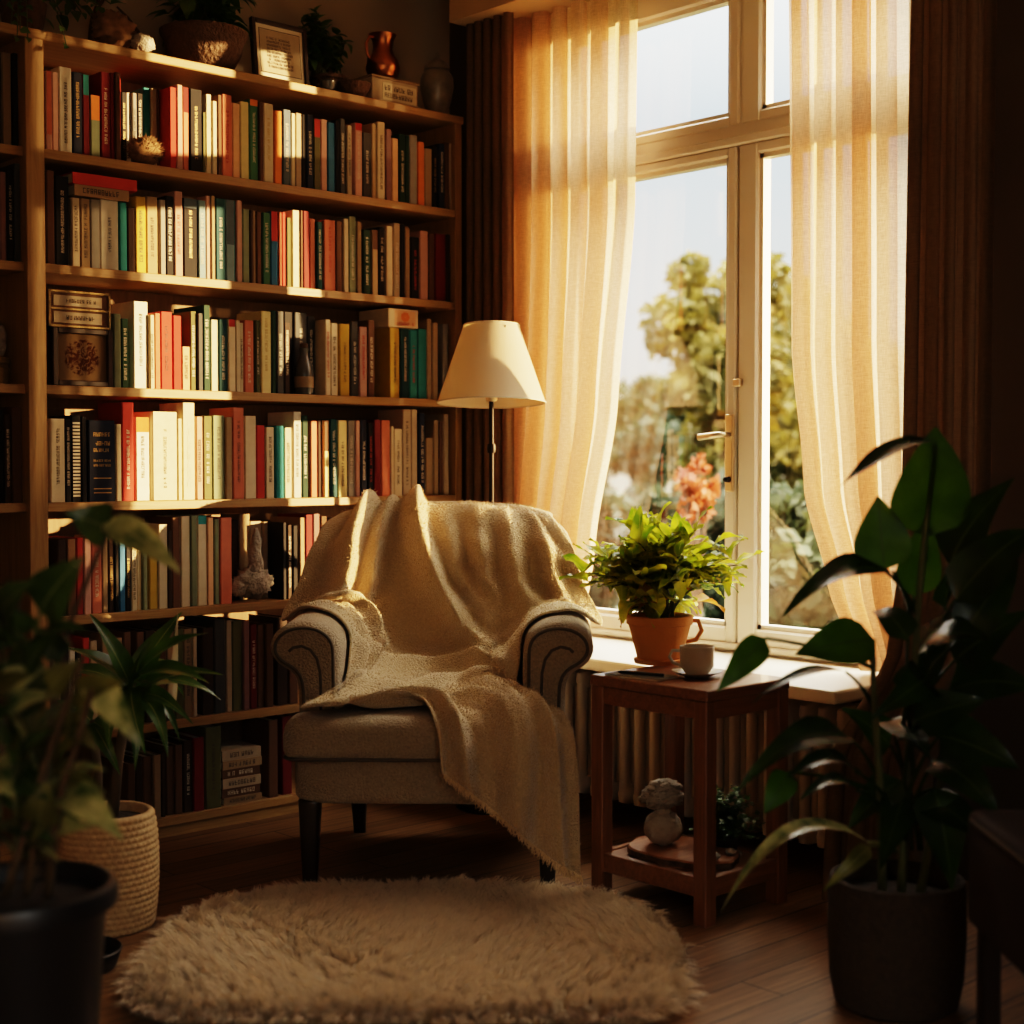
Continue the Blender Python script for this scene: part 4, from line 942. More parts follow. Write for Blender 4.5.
# bowl planter
def spray(fo, st, n, c, r, lmin, lmax, seed, zmin=-.2, zmax=1.2, spread=1.0, nl=5, wid=.6, mt=None, up=.5):
    R3 = random.Random(seed)
    for i in range(n):
        a = R3.uniform(0, 2*PI); el = R3.uniform(zmin, zmax); rr = r*R3.uniform(.45,1)
        e = Vector((c[0]+math.cos(a)*math.cos(el)*rr*spread, c[1]+math.sin(a)*math.cos(el)*rr*spread*.8, c[2]+math.sin(el)*rr))
        b0 = Vector(c)+Vector((R3.uniform(-.02,.02), R3.uniform(-.02,.02), 0))
        p = bez(b0, b0.lerp(e, .4)+Vector((0,0,r*up)), e, 5); st.tube(p, .0022, 5)
        for q in (3,4,5):
            for s in (-1,1):
                d = Vector((R3.uniform(-1,1), R3.uniform(-1,1), R3.uniform(-.8,.4))).normalized(); L = R3.uniform(lmin, lmax)
                t2 = p[q]+d*L
                add_leaf(fo, p[q], t2, L*wid, (0,0,1), nl=nl, nw=4, droop=.1, fold=.2, shape=.5)
pl = thing('bowl_planter', 'bulging dark bowl planter with leafy stems on top of the bookcase', 'plant', (topx(211), YB+.13, TOPZ))
m = MB(); m.lathe([(.06,0),(.092,.022),(.118,.07),(.124,.105),(.136,.122),(.140,.135),(.134,.138),(.118,.130),(.105,.115),(.02,.11)], seg=40); obj('bowl', m, M['bronze'], pl, 40)
fo = MB(); st = MB(); spray(fo, st, 30, (0,0,.11), .26, .05, .085, 11, .15, 1.4, .9); obj('foliage', fo, M['leaf_ivy'], pl, True); obj('stems', st, M['stem'], pl, True)
# trailing plant at the left end
tp_ = thing('trailing_plant', 'dark trailing ivy in a small pot at the left end of the bookcase top', 'plant', (topx(28), YB+.12, TOPZ+.001))
m = MB(); m.lathe([(.05,0),(.06,.05),(.068,.10),(.062,.105),(.055,.095),(.01,.09)], seg=28); obj('pot', m, M['bark'], tp_, 40)
fo = MB(); st = MB(); spray(fo, st, 60, (.02,0,.09), .23, .035, .06, 12, .15, 1.3, 1.25, up=.6)
R3 = random.Random(8)
for i in range(5):
    x = R3.uniform(-.14,.06); p = bez((0,0,.09), (x*.7,-.12,.17), (x, -.168, -R3.uniform(.01,.05)), 7); st.tube(p, .002, 5)
    for q in p[3:]:
        L = R3.uniform(.02,.035); e = q + Vector((R3.uniform(-1,1), -.5, R3.uniform(-1,.2))).normalized()*L; e.y = min(e.y, -.158) if e.z < .02 else e.y
        add_leaf(fo, q, e, L*.9, (0,-1,.3), nl=5, shape=.5)
obj('foliage', fo, M['leaf_ivy'], tp_, True); obj('stems', st, M['stem'], tp_, True)
# driftwood, dried coral
dw = MB(); R3 = random.Random(17)
dw.tube([(-.14,.0,.02),(-.07,-.01,.045),(0,.0,.03),(.07,.012,.05),(.15,0,.022)], [.012,.024,.03,.024,.008], 12)
for i in range(9):
    x = R3.uniform(-.1,.1); e = Vector((x+R3.uniform(-.1,.1), R3.uniform(-.03,.03), R3.uniform(.1,.26))); dw.tube(bez((x,0,.035), (x+R3.uniform(-.04,.04),0,e.z*.6), e, 7), [.011,.010,.009,.008,.006,.005,.004,.003], 8)
dw.v = [(p[0]+.006*noise.noise(Vector(p)*30), p[1]+.006*noise.noise(Vector(p)*30+Vector((3,1,0))), p[2]) for p in dw.v]
do = obj('driftwood', dw, M['bark'], None, True); do.location = (topx(128, YB+.16), YB+.22, TOPZ-.0); do.location.z = TOPZ+.006; tag(do, 'branching brown driftwood on the bookcase top left of the bowl planter', 'driftwood')
m = MB(); m.blob((0,0,.05), .055, 30, 20, .45, 6, 4, (1.15,.7,.9)); co = obj('coral', m, M['seedhead'], None, True); co.location = (topx(111, YB+.06), YB+.05, TOPZ+.004); tag(co, 'knobbly brown coral lump near the front of the bookcase top', 'coral')
m = MB(); m.blob((0,0,.028), .032, 22, 14, .35, 5, 9, (1.2,.8,.85)); co = obj('seashell', m, M['stone'], None, True); co.location = (topx(141, YB+.04), YB+.03, TOPZ+.003); tag(co, 'small pale seashell right of the coral lump on the bookcase top', 'shell')
# plant right of the frame
p2 = thing('bushy_plant', 'bushy dark green plant in a small pot right of the framed certificate', 'plant', (topx(350), YB+.12, TOPZ))
m = MB(); m.lathe([(.04,0),(.055,.03),(.062,.075),(.068,.08),(.066,.092),(.056,.09),(.05,.07),(.01,.07)], seg=28); obj('pot', m, M['bronze'], p2, 40)
fo = MB(); st = MB(); spray(fo, st, 46, (-.03,.02,.10), .21, .035, .06, 31, .12, 1.5, .62, up=.35); obj('foliage', fo, M['leaf_ivy'], p2, True); obj('stems', st, M['stem'], p2, True)
m = MB(); m.lathe([(.016,0),(.024,.012),(.026,.035),(.022,.038),(.02,.015),(.003,.01)], seg=20); gj = obj('tealight_glass', m, M['glass_jar'], None, 40); gj.location = (topx(327, YB+.04), YB+.035, TOPZ); tag(gj, 'tiny glass tealight holder in front of the bushy plant pot', 'candle holder')
m = MB(); m.lathe([(.02,0),(.04,.012),(.055,.035),(.058,.05),(.053,.05),(.045,.03),(.01,.015)], seg=28); wb_ = obj('wooden_bowl', m, M['bark'], None, 40); wb_.location = (topx(357, YB+.03), YB+.062-.03, TOPZ); wb_.location.y = YB+.05; tag(wb_, 'small dark wooden bowl leaning space between bushy plant and lettered box', 'bowl')
wb_['label'] = 'small dark wooden bowl between the bushy plant and the lettered box'
p2.location.y = YB+.175; p2.location.x = topx(329, YB+.175)
# lettered box with jug on it
lx0, lx1 = topx(372, YB+.03), topx(418, YB+.03); lw = lx1-lx0; lh = .083
lb_ = thing('lettered_box', 'cream wooden box with a lettered front panel under the copper jug', 'box', ((lx0+lx1)/2, YB+.03, TOPZ))
obj('body', MB().box((-lw/2,0,0),(lw/2,.13,lh),.003), BM['beige'], lb_); obj('lid', MB().box((-lw/2-.003,-.003,lh),(lw/2+.003,.133,lh+.009),.002), BM['tan'], lb_)
m = MB(); m.box((-lw*.28,-.002,lh*.16),(lw*.45,0,lh*.86),.0006); pn = obj('panel', m, BM['cream'], lb_)
m = MB(); glyphs(m, -lw*.24, lw*.41, lh*.55, lh*.76, -.0026, rot=False); glyphs(m, -lw*.24, lw*.40, lh*.26, lh*.45, -.0026, rot=False); obj('lettering', m, INK['d'], pn)
JS = 1.14
jg = thing('copper_jug', 'bulbous dark copper jug standing on the lettered box', 'jug', ((lx0+lx1)/2-.012, YB+.085, TOPZ+lh+.0095))
m = MB(); m.lathe([(.030,0),(.044,.012),(.052,.035),(.048,.060),(.034,.078),(.029,.092),(.031,.118),(.040,.134),(.043,.137),(.039,.137),(.028,.118),(.026,.095),(.01,.09)], seg=36); m.v = [(p[0]*JS,p[1]*JS,p[2]*JS) for p in m.v]; obj('body', m, M['copper'], jg, 40)
m = MB(); m.tube([(-.029,0,.125),(-.05,0,.125),(-.062,0,.10),(-.058,0,.07),(-.046,0,.055)], .005, 8); m.v = [(p[0]*JS,p[1]*JS,p[2]*JS) for p in m.v]; obj('handle', m, M['copper'], jg, True)
ur = thing('lidded_urn', 'mottled pale porcelain urn with a domed lid at the right end of the bookcase top', 'urn', (topx(437, YB+.09), YB+.09, TOPZ))
urm = mat('urn_glaze', (.20,.17,.13), .3, var=.75, scale=26, coat=.4)
m = MB(); m.lathe([(.04,0),(.042,.012),(.036,.02),(.050,.06),(.060,.11),(.058,.145),(.044,.168),(.040,.172)], seg=36); obj('body', m, urm, ur, 40)
m = MB(); m.lathe([(.045,.172),(.046,.178),(.036,.198),(.014,.212),(.009,.216),(.012,.225),(.004,.235)], seg=32); obj('lid', m, urm, ur, 40)

for o_, z_ in ((bo, ZS[0]), (sculpt, ZS[4]), (bt, ZS[2]), (jo, ZS[2]), (jo3, ZS[4]), (do, TOPZ), (gj, TOPZ), (wb_, TOPZ), (pl, TOPZ), (p2, TOPZ), (lb_, TOPZ), (ur, TOPZ)): seat(o_, z_)
for o_ in COL.objects:
    if o_.name.split('.')[0] in ('coral', 'seashell'): seat(o_, TOPZ)
# ================================================================== FLOOR PLANTS
def leaf_part(parent, base, tip, wid, m, frm=None, up=(0,0,1), rad=.0045, name='leaf', **k):
    """one leaf as a part of its plant: blade and petiole, coordinates in the world"""
    mb = MB(); add_leaf(mb, base, tip, wid, up, **k)
    if frm is not None:
        n0 = len(mb.v); b = Vector(base); f_ = Vector(frm); mid = f_.lerp(b, .5); mid = Vector((f_.x*.65+b.x*.35, f_.y*.65+b.y*.35, max(f_.z, b.z*.65+f_.z*.35)))
        mb.tube(bez(f_, mid, b, 8), [rad]*5 + [rad*.8]*4, 6); mb.uv += [(.25, .5)]*(len(mb.v)-n0)
    return obj(name, mb, m, parent, True, world=True)
VIEW = -FW
# ---- tall dark plant at the right
rp = LD(.815, 3.15); rplant = thing('tall_plant', 'tall broad-leaved dark plant in a round woven pot right of the side table', 'plant', rp)
wv, nt, b = new_mat('woven_pot')
tc = nd(nt, 'ShaderNodeTexCoord'); wvt = nd(nt, 'ShaderNodeTexNoise', i_Scale=70.0, i_Detail=4.0); nt.links.new(tc.outputs['Object'], wvt.inputs[0])
nt.links.new(mix_rgb(nt, wvt.outputs[0], (.018,.012,.008), (.065,.042,.024)), b.inputs['Base Color']); b.inputs['Roughness'].default_value = .9
bp = nd(nt, 'ShaderNodeBump', i_Strength=1.0, i_Distance=.008); nt.links.new(wvt.outputs[0], bp.inputs['Height']); nt.links.new(bp.outputs[0], b.inputs['Normal']); M['woven'] = wv
m = MB(); m.lathe([(.115,0),(.128,.01),(.138,.06),(.143,.15),(.143,.25),(.139,.272),(.130,.275),(.126,.26),(.122,.20)], seg=48, cap1=False); obj('pot', m, M['woven'], rplant, 40)
m = MB(); m.lathe([(.124,.232),(.06,.24),(.004,.242)], seg=32); obj('soil', m, M['soil'], rplant, True)
def RP(x, y, d=3.15): return onD(x, y, d)
stb = rp + UP*.235
trunkA = [stb+RT*.01, RP(908,760,3.14), RP(915,650,3.12), RP(924,540,3.10), RP(934,445,3.08)]
trunkB = [stb-RT*.03, RP(880,780,3.10), RP(874,700,3.07), RP(872,650,3.05)]
trunkC = [stb+RT*.05, RP(945,760,3.2), RP(960,660,3.24), RP(965,570,3.26)]
for tr_ in (trunkA, trunkB, trunkC):
    pts = []
    for i in range(len(tr_)-1):
        for t in (0,.25,.5,.75): pts.append(Vector(tr_[i]).lerp(Vector(tr_[i+1]), t))
    pts.append(Vector(tr_[-1]))
    for _ in range(2): pts = [pts[0]]+[(pts[i-1]+pts[i]*2+pts[i+1])/4 for i in range(1, len(pts)-1)]+[pts[-1]]
    m = MB(); m.tube(pts, [lerp(.010,.005, i/(len(pts)-1)) for i in range(len(pts))], 8); obj('stem', m, M['stem'], rplant, True, world=True)
PX = 3.15/1500
def rl(b, t, w, d0=3.12, d1=3.12, frm=None, mt='leaf_dark', up=None, **k):
    return leaf_part(rplant, RP(*b, d0), RP(*t, d1), w*PX, M[mt], RP(*frm[:2], frm[2] if len(frm) > 2 else 3.12) if frm else None, up if up is not None else VIEW*.8+UP*.6, **k)
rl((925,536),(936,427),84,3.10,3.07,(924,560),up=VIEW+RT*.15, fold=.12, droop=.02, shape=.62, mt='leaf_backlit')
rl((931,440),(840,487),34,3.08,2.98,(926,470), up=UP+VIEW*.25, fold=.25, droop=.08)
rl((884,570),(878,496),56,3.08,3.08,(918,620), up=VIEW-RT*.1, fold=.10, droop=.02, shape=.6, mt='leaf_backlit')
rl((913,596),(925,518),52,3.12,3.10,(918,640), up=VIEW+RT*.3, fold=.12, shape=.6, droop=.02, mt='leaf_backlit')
rl((893,572),(784,615),50,3.08,2.96,(916,640), up=UP*1.0+VIEW*.35, fold=.22, droop=.16)
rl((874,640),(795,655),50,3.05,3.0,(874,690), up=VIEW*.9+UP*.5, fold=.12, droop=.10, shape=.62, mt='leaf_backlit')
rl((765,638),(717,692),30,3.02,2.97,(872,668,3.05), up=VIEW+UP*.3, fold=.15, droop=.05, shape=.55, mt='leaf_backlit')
rl((846,672),(752,704),22,3.04,2.94,(876,715), up=UP+VIEW*.2, fold=.2, droop=.12)
rl((850,738),(738,790),44,3.06,2.93,(885,800), up=UP*.8+VIEW*.5, fold=.2, droop=.22)
rl((789,772),(764,814),30,3.04,3.0,(870,790), up=VIEW+UP*.3, droop=.05, shape=.55, mt='leaf_backlit')
rl((856,772),(786,778),36,3.05,2.97,(895,815), up=UP+VIEW*.4, fold=.3, droop=.2)
rl((857,790),(800,800),28,3.05,2.98,(895,825), up=UP+VIEW*.3, fold=.3, droop=.2)
rl((868,842),(719,916),27,3.06,2.93,(896,850), mt='leaf_varieg', up=UP+VIEW*.3, fold=.3, droop=.30)
rl((870,846),(822,892),18,3.02,2.98,(896,852), mt='leaf_olive', up=UP*.5+VIEW, droop=.2)
rl((950,565),(1014,478),62,3.2,3.05,(960,590,3.22), up=UP*.6+VIEW*.7, fold=.2, droop=.12)
rl((945,608),(1000,556),40,3.18,3.05,(955,640,3.2), up=UP+VIEW*.4, fold=.25, droop=.2)
rl((935,788),(952,890),50,3.05,3.0,(915,800), up=VIEW+UP*.2, fold=.15, droop=.06)
R2 = random.Random(77)
for (b_, t_, w_) in (((955,660),(1030,610),56),((950,690),(1040,690),60),((960,640),(1018,560),46),((940,735),(1020,770),56),((935,760),(1000,820),50),((955,600),(1035,530),54),((915,720),(985,700),52),
                     ((905,700),(955,640),50),((890,745),(842,708),40),((900,780),(848,828),42),((925,680),(870,720),46),((915,660),(960,610),44),((920,800),(990,850),46),((905,790),(880,870),40),((930,640),(990,640),52),((890,720),(930,760),50),((908,640),(872,612),36)):
    rl(b_, t_, w_, 3.12+R2.uniform(-.08,.1), 3.05+R2.uniform(-.12,.12), (R2.uniform(900,925), min(850, b_[1]+80)), up=VIEW*R2.uniform(.3,1)+UP*R2.uniform(.3,1), fold=.18, droop=R2.uniform(.05,.2))
# ---- variegated plant in a black pot at the near left
lpos = LD(-.800, 2.4); lplant = thing('leafy_plant', 'leafy plant with mottled leaves in a black plastic pot, close to the viewer', 'plant', lpos)
m = MB(); m.lathe([(.108,0),(.112,.01),(.140,.425),(.142,.43),(.158,.435),(.160,.452),(.155,.466),(.146,.470),(.140,.462),(.136,.42)], seg=56, cap1=False); obj('pot', m, M['black_pot'], lplant, 40)
m = MB(); m.lathe([(.138,.437),(.08,.447),(.004,.45)], seg=36); obj('soil', m, M['soil'], lplant, True)
def LP(x, y, d=2.4): return onD(x, y, d)
sb_ = lpos + UP*.44
for tr_ in ([sb_+RT*.015, LP(48,760,2.38), LP(62,640,2.45), LP(104,540,2.5)], [sb_-RT*.02, LP(40,780,2.36), LP(66,705,2.34), LP(84,655,2.33)], [sb_-RT*.05+FW*.03, LP(2,760,2.42), LP(10,660,2.44), LP(20,590,2.45)], [sb_+RT*.05, LP(58,800,2.35), LP(78,740,2.32), LP(92,690,2.3)]):
    pts = []
    for i in range(len(tr_)-1):
        for t in (0,.25,.5,.75): pts.append(Vector(tr_[i]).lerp(Vector(tr_[i+1]), t))
    pts.append(Vector(tr_[-1]))
    for _ in range(2): pts = [pts[0]]+[(pts[i-1]+pts[i]*2+pts[i+1])/4 for i in range(1, len(pts)-1)]+[pts[-1]]
    m = MB(); m.tube(pts, [lerp(.008,.0042, i/(len(pts)-1)) for i in range(len(pts))], 8); obj('stem', m, M['stem_brown'], lplant, True, world=True)
PL = 2.4/1500
def ll(b, t, w, d0=2.4, d1=2.36, frm=None, mt='leaf_left', up=None, **k):
    return leaf_part(lplant, LP(*b, d0), LP(*t, d1), w*PL, M[mt], LP(*frm) if frm else None, up if up is not None else VIEW*.8+UP*.5, rad=.0035, **k)
ll((104,520),(182,574),38,2.5,2.46,(104,540,2.5), mt='leaf_varieg', up=UP*.7+VIEW*.7, fold=.15, droop=.10, shape=.55)
ll((110,528),(64,512),46,2.5,2.46,(104,541,2.5), up=VIEW+UP*.2, fold=.15, droop=.10)
ll((40,612),(84,556),52,2.40,2.36,(30,690,2.4), up=VIEW+UP*.2, fold=.12, shape=.55)
ll((2,640),(10,578),40,2.4,2.3,(5,700,2.4), up=VIEW)
ll((36,640),(88,632),30,2.38,2.30,(28,720,2.4), up=UP+VIEW*.6, droop=.12)
ll((92,676),(142,748),34,2.34,2.30,(80,720,2.36), mt='leaf_varieg', up=VIEW+UP*.4, fold=.2, droop=.08)
ll((75,695),(126,682),32,2.34,2.30,(66,740,2.36), mt='leaf_olive', up=VIEW+UP*.5, droop=.1)
ll((66,792),(124,842),40,2.36,2.28,(40,830,2.4), mt='leaf_varieg', up=UP*.8+VIEW*.7, fold=.2, droop=.12)
ll((58,778),(110,772),24,2.36,2.30,(38,820,2.4), mt='leaf_varieg', up=UP+VIEW*.5, droop=.12)
ll((-6,760),(16,800),34,2.36,2.3,(0,820,2.4), mt='leaf_varieg', up=VIEW+UP*.3)
for (b_, t_, w_, mt_) in (((20,640),(-12,600),50,'leaf_left'),((25,670),(58,632),44,'leaf_left'),((8,690),(-25,660),50,'leaf_left'),((40,700),(6,668),46,'leaf_left'),((55,720),(98,752),34,'leaf_olive'),((30,745),(70,700),40,'leaf_olive'),
    ((12,740),(-20,700),44,'leaf_left'),((45,770),(84,740),36,'leaf_olive'),((25,800),(-15,780),38,'leaf_left'),((50,820),(92,812),26,'leaf_varieg'),((20,840),(60,862),22,'leaf_varieg'),((0,620),(40,580),44,'leaf_left'),((60,660),(30,625),40,'leaf_left'),((70,640),(52,600),34,'leaf_left'),((15,720),(45,690),38,'leaf_left'),((35,735),(0,745),42,'leaf_olive'),((62,800),(30,845),34,'leaf_olive'),((18,775),(48,800),34,'leaf_left'),((50,690),(80,660),30,'leaf_olive')):
    ll(b_, t_, w_, 2.4+R2.uniform(-.08,.08), 2.38+R2.uniform(-.1,.08), (R2.uniform(10,55), min(855, b_[1]+R2.uniform(50,110)), 2.4), mt=mt_, up=VIEW*R2.uniform(.3,1)+UP*R2.uniform(.2,.9)+RT*R2.uniform(-.4,.4), fold=.15, droop=R2.uniform(.04,.16))
for k in range(22):
    bx_, by_ = R2.uniform(-5, 75), R2.uniform(650, 850); an = R2.uniform(-2.6, .6); ln_ = R2.uniform(34, 62)
    ll((bx_, by_), (bx_+ln_*math.cos(an), by_+ln_*math.sin(an)*.9+6), ln_*R2.uniform(.45,.7), 2.4+R2.uniform(-.09,.09), 2.38+R2.uniform(-.1,.08), (R2.uniform(15,50), min(858, by_+R2.uniform(40,90)), 2.4), mt=R2.choice(['leaf_left','leaf_left','leaf_olive','leaf_varieg']), up=VIEW*R2.uniform(.3,1)+UP*R2.uniform(.2,.9)+RT*R2.uniform(-.4,.4), fold=.15, droop=R2.uniform(.04,.16))
# ---- strap-leaved plant in a woven rope basket
bpz = LD(-1.003, 3.69); bplant = thing('strap_leaf_plant', 'strap-leaved green plant in a pale woven rope basket before the bookcase', 'plant', bpz)
rm_, nt, b = new_mat('rope_basket')
tc = nd(nt, 'ShaderNodeTexCoord'); n = nd(nt, 'ShaderNodeTexNoise', i_Scale=55.0, i_Detail=4.0); nt.links.new(tc.outputs['Object'], n.inputs[0])
nt.links.new(mix_rgb(nt, n.outputs[0], (.36,.23,.11), (.66,.47,.26)), b.inputs['Base Color']); b.inputs['Roughness'].default_value = .95
n3 = nd(nt, 'ShaderNodeTexNoise', i_Scale=180.0); nt.links.new(tc.outputs['Object'], n3.inputs[0]); bp = nd(nt, 'ShaderNodeBump', i_Strength=.6, i_Distance=.003); nt.links.new(n3.outputs[0], bp.inputs['Height']); nt.links.new(bp.outputs[0], b.inputs['Normal']); M['rope'] = rm_
m = MB(); rings = []; NS = 150; NR = 19; HB = .285
for i in range(NR*5+1):
    z_ = HB*i/(NR*5); u_ = z_/HB; rb_ = .107+.012*math.sin(PI*min(1,u_*1.05))**.6+.004*u_
    row = []
    for k_ in range(NS):
        a = 2*PI*k_/NS; row_i = int(i/5)
        rr = rb_ + .0034*abs(math.sin(PI*i/5)) + .0026*math.sin(a*46 + (PI if row_i % 2 else 0) + u_*3)*abs(math.sin(PI*i/5))
        row.append((rr*math.cos(a), rr*math.sin(a), z_))
    rings.append(row)
for dr, dz in ((-.008,.004),(-.015,.0),(-.018,-.05)): rings.append([((.112+dr)*math.cos(2*PI*k_/NS), (.112+dr)*math.sin(2*PI*k_/NS), HB+dz) for k_ in range(NS)])
m.loft(rings, True, False); obj('basket', m, M['rope'], bplant, True)
m = MB(); m.lathe([(.097,.264),(.05,.270),(.004,.272)], seg=32); obj('soil', m, M['soil'], bplant, True)
bs = bpz+UP*.25
hub = onD(131, 688, 3.69)
m = MB(); m.tube([bs+RT*.01, onD(118,760,3.69), hub], [.016,.013,.012], 10); m.tube([bs-RT*.03+FW*.02, onD(98,770,3.72), onD(92,720,3.72)], [.013,.011,.009], 10); obj('stem', m, M['stem_brown'], bplant, True, world=True)
R2 = random.Random(5)
straps = [((90,614),24,.03,3.62),((208,633),26,.10,3.60),((182,612),22,.05,3.78),((223,675),20,.16,3.66),((210,684),24,.16,3.58),((221,700),16,.16,3.72),((62,648),22,.12,3.60),((50,676),18,.18,3.66),((193,724),18,.22,3.58),((168,757),20,.25,3.56),((146,755),18,.22,3.55),((110,752),18,.22,3.58),((72,722),18,.24,3.6),((150,640),18,.05,3.6),((118,640),18,.04,3.84),((165,660),18,.08,3.86),((95,680),18,.10,3.84),((185,700),16,.2,3.84),((135,770),16,.2,3.57),((180,742),14,.24,3.62)]
for (t_, w_, dr, dt) in straps:
    e = onD(*t_, dt); h_ = hub + (e-hub).normalized()*.012 + UP*R2.uniform(-.02,.02)
    leaf_part(bplant, h_, e, w_*3.69/1500*1.2, M['leaf_strap'], None, UP*.9+VIEW*.5+RT*R2.uniform(-.3,.3), fold=.28, droop=dr, shape=.5, nl=14, nw=4, wave=.02)
for (t_, w_, dr) in (((60,760),18,.2),((75,745),20,.15),((55,700),18,.15),((120,775),18,.2),((105,730),20,.1)):
    e = onD(*t_, 3.68); h_ = Vector(onD(92,722,3.72)); leaf_part(bplant, h_, e, w_*3.69/1500, M['leaf_strap'], None, UP*.7+VIEW*.7, fold=.25, droop=dr, nl=12)
dl = onD(178,612,3.74); leaf_part(bplant, onD(172,712,3.72), dl, 9*3.69/1500, M['leaf_dry'], hub, VIEW, fold=.3, droop=.01, name='dry_leaf')
# dark saucer on the floor between pot and basket
m = MB(); m.lathe([(.07,0),(.085,.006),(.098,.045),(.095,.047),(.082,.012),(.01,.008)], seg=40); do = obj('plant_saucer', m, M['black_pot'], None, 40); do.location = LD(-.985, 3.37); tag(do, 'empty black plant saucer on the floor behind the black pot', 'saucer')

# ================================================================== DARK LEATHER OTTOMAN at the right edge
ol_ = thing('ottoman', 'dark reddish-brown leather ottoman at the right edge of the view', 'ottoman', LD(1.10, 2.62), YAW - PI/2 + math.radians(0))
m = MB(); m.box((-.235,-.22,.27),(.235,.22,.492),.02,3); obj('body', m, M['leather'], ol_, True)
m = MB(); q = superell(.237,.222,60,12); m.tube([(x,y,.475) for x,y in q]+[(q[0][0],q[0][1],.475)], .004, 6); obj('piping', m, M['piping'], ol_, True)
for sx2 in (-1,1):
    for sy2 in (-1,1): obj('leg', MB().box((sx2*.2-.018, sy2*.18-.018, 0),(sx2*.2+.018, sy2*.18+.018,.272),.003), M['darkleg'], ol_)

# ================================================================== RUG
rc = LD(-.222, 3.465); RUGA, RUGB = .605, .470
def rug_edge(a):
    c, s = math.cos(a), math.sin(a); e = 3.0 if s > 0 else 6.5
    r = (abs(c/RUGA)**e + abs(s/RUGB)**e)**(-1/e)
    return r*(1+.014*math.sin(5*a+1)+.012*math.sin(9*a+2))
ol2 = [(rug_edge(2*PI*i/120)*math.cos(2*PI*i/120), rug_edge(2*PI*i/120)*math.sin(2*PI*i/120)) for i in range(120)]
m = MB(); m.loft([[(x*.965,y*.965,.001) for x,y in ol2], [(x*.965,y*.965,.010) for x,y in ol2], [(x*.94,y*.94,.014) for x,y in ol2]])
rug = obj('rug', m, M['rugback']); rug.location = rc; rug.rotation_euler = (0,0,YAW-PI/2); tag(rug, 'cream shaggy sheepskin rug on the wooden floor before the armchair', 'rug')
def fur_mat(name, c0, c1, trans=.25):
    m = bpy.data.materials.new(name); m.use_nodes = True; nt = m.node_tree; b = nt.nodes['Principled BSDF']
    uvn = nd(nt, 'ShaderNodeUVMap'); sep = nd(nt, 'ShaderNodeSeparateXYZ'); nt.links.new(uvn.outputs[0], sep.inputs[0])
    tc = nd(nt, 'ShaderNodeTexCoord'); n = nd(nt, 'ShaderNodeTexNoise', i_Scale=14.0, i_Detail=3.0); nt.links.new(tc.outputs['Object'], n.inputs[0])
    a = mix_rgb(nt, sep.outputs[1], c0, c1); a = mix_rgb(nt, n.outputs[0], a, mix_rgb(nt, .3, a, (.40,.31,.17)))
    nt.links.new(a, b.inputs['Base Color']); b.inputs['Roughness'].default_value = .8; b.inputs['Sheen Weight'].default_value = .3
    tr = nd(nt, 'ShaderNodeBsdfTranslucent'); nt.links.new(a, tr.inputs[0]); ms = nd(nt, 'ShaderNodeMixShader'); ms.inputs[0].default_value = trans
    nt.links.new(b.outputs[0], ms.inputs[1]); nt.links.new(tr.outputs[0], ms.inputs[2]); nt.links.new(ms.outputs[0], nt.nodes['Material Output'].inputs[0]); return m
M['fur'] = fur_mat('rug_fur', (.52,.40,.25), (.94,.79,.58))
rng = np.random.default_rng(3); NF = 95000
uu = rng.uniform(0, 2*np.pi, NF); re = np.array([rug_edge(a) for a in np.linspace(0, 2*np.pi, 721)]); rr = np.sqrt(rng.uniform(0, 1, NF))
rad_ = np.interp(uu, np.linspace(0, 2*np.pi, 721), re)
root = np.stack([rad_*rr*np.cos(uu), rad_*rr*np.sin(uu), np.full(NF, .012)], 1)
# tufts: blades lean towards the nearest of many tuft centres, which flow with a smooth swirl
NT = 4200
ta = rng.uniform(0, 2*np.pi, NT); tr2 = np.sqrt(rng.uniform(0, 1.05, NT)); trad = np.interp(ta, np.linspace(0, 2*np.pi, 721), re)*tr2
tc2 = np.stack([trad*np.cos(ta), trad*np.sin(ta)], 1)
ang = .9*np.sin(tc2[:,0]*7+1.2)+1.1*np.cos(tc2[:,1]*8+tc2[:,0]*5)+rng.normal(0,.55,NT) - 1.2
tdir = np.stack([np.cos(ang), np.sin(ang)], 1)*.028; tlen = rng.uniform(.040,.060,NT)
idx = np.empty(NF, int)
for s in range(0, NF, 4000):
    d2 = ((root[s:s+4000,None,:2]-tc2[None])**2).sum(2); idx[s:s+4000] = d2.argmin(1)
tipxy = tc2[idx]*.6 + root[:,:2]*.4 + tdir[idx] + rng.normal(0,.006,(NF,2))
edge = np.clip((rr-.93)/.07, 0, 1)[:,None]; outd = np.stack([np.cos(uu), np.sin(uu)], 1)
tipxy += outd*edge*.028
tip = np.concatenate([tipxy, (.012 + tlen[idx]*rng.uniform(.75,1.1,NF)*(1-.55*edge[:,0]))[:,None]], 1)
tip[:,2] = np.maximum(tip[:,2], .012)
mid = root*.5+tip*.5; mid[:,2] += .010; mid[:,:2] -= (tip[:,:2]-root[:,:2])*.12
sdv = rng.normal(0,1,(NF,3)); sdv[:,2] *= .2; sdv /= np.linalg.norm(sdv, axis=1)[:,None]
V = np.empty((NF,6,3)); 
for i, (p, wd) in enumerate(((root,.0012),(mid,.0011),(tip,.0004))):
    V[:,2*i] = p - sdv*wd; V[:,2*i+1] = p + sdv*wd
Fq = (np.arange(NF)[:,None,None]*6 + np.array([[0,1,3,2],[2,3,5,4]])[None]).reshape(-1,4)
UVf = np.tile(np.array([[0,0],[1,0],[0,.55],[1,.55],[0,1],[1,1]]), (NF,1))
pile_o = np_obj('pile', V.reshape(-1,3), Fq, M['fur'], rug, True, UVf); pile_o['kind'] = 'stuff'

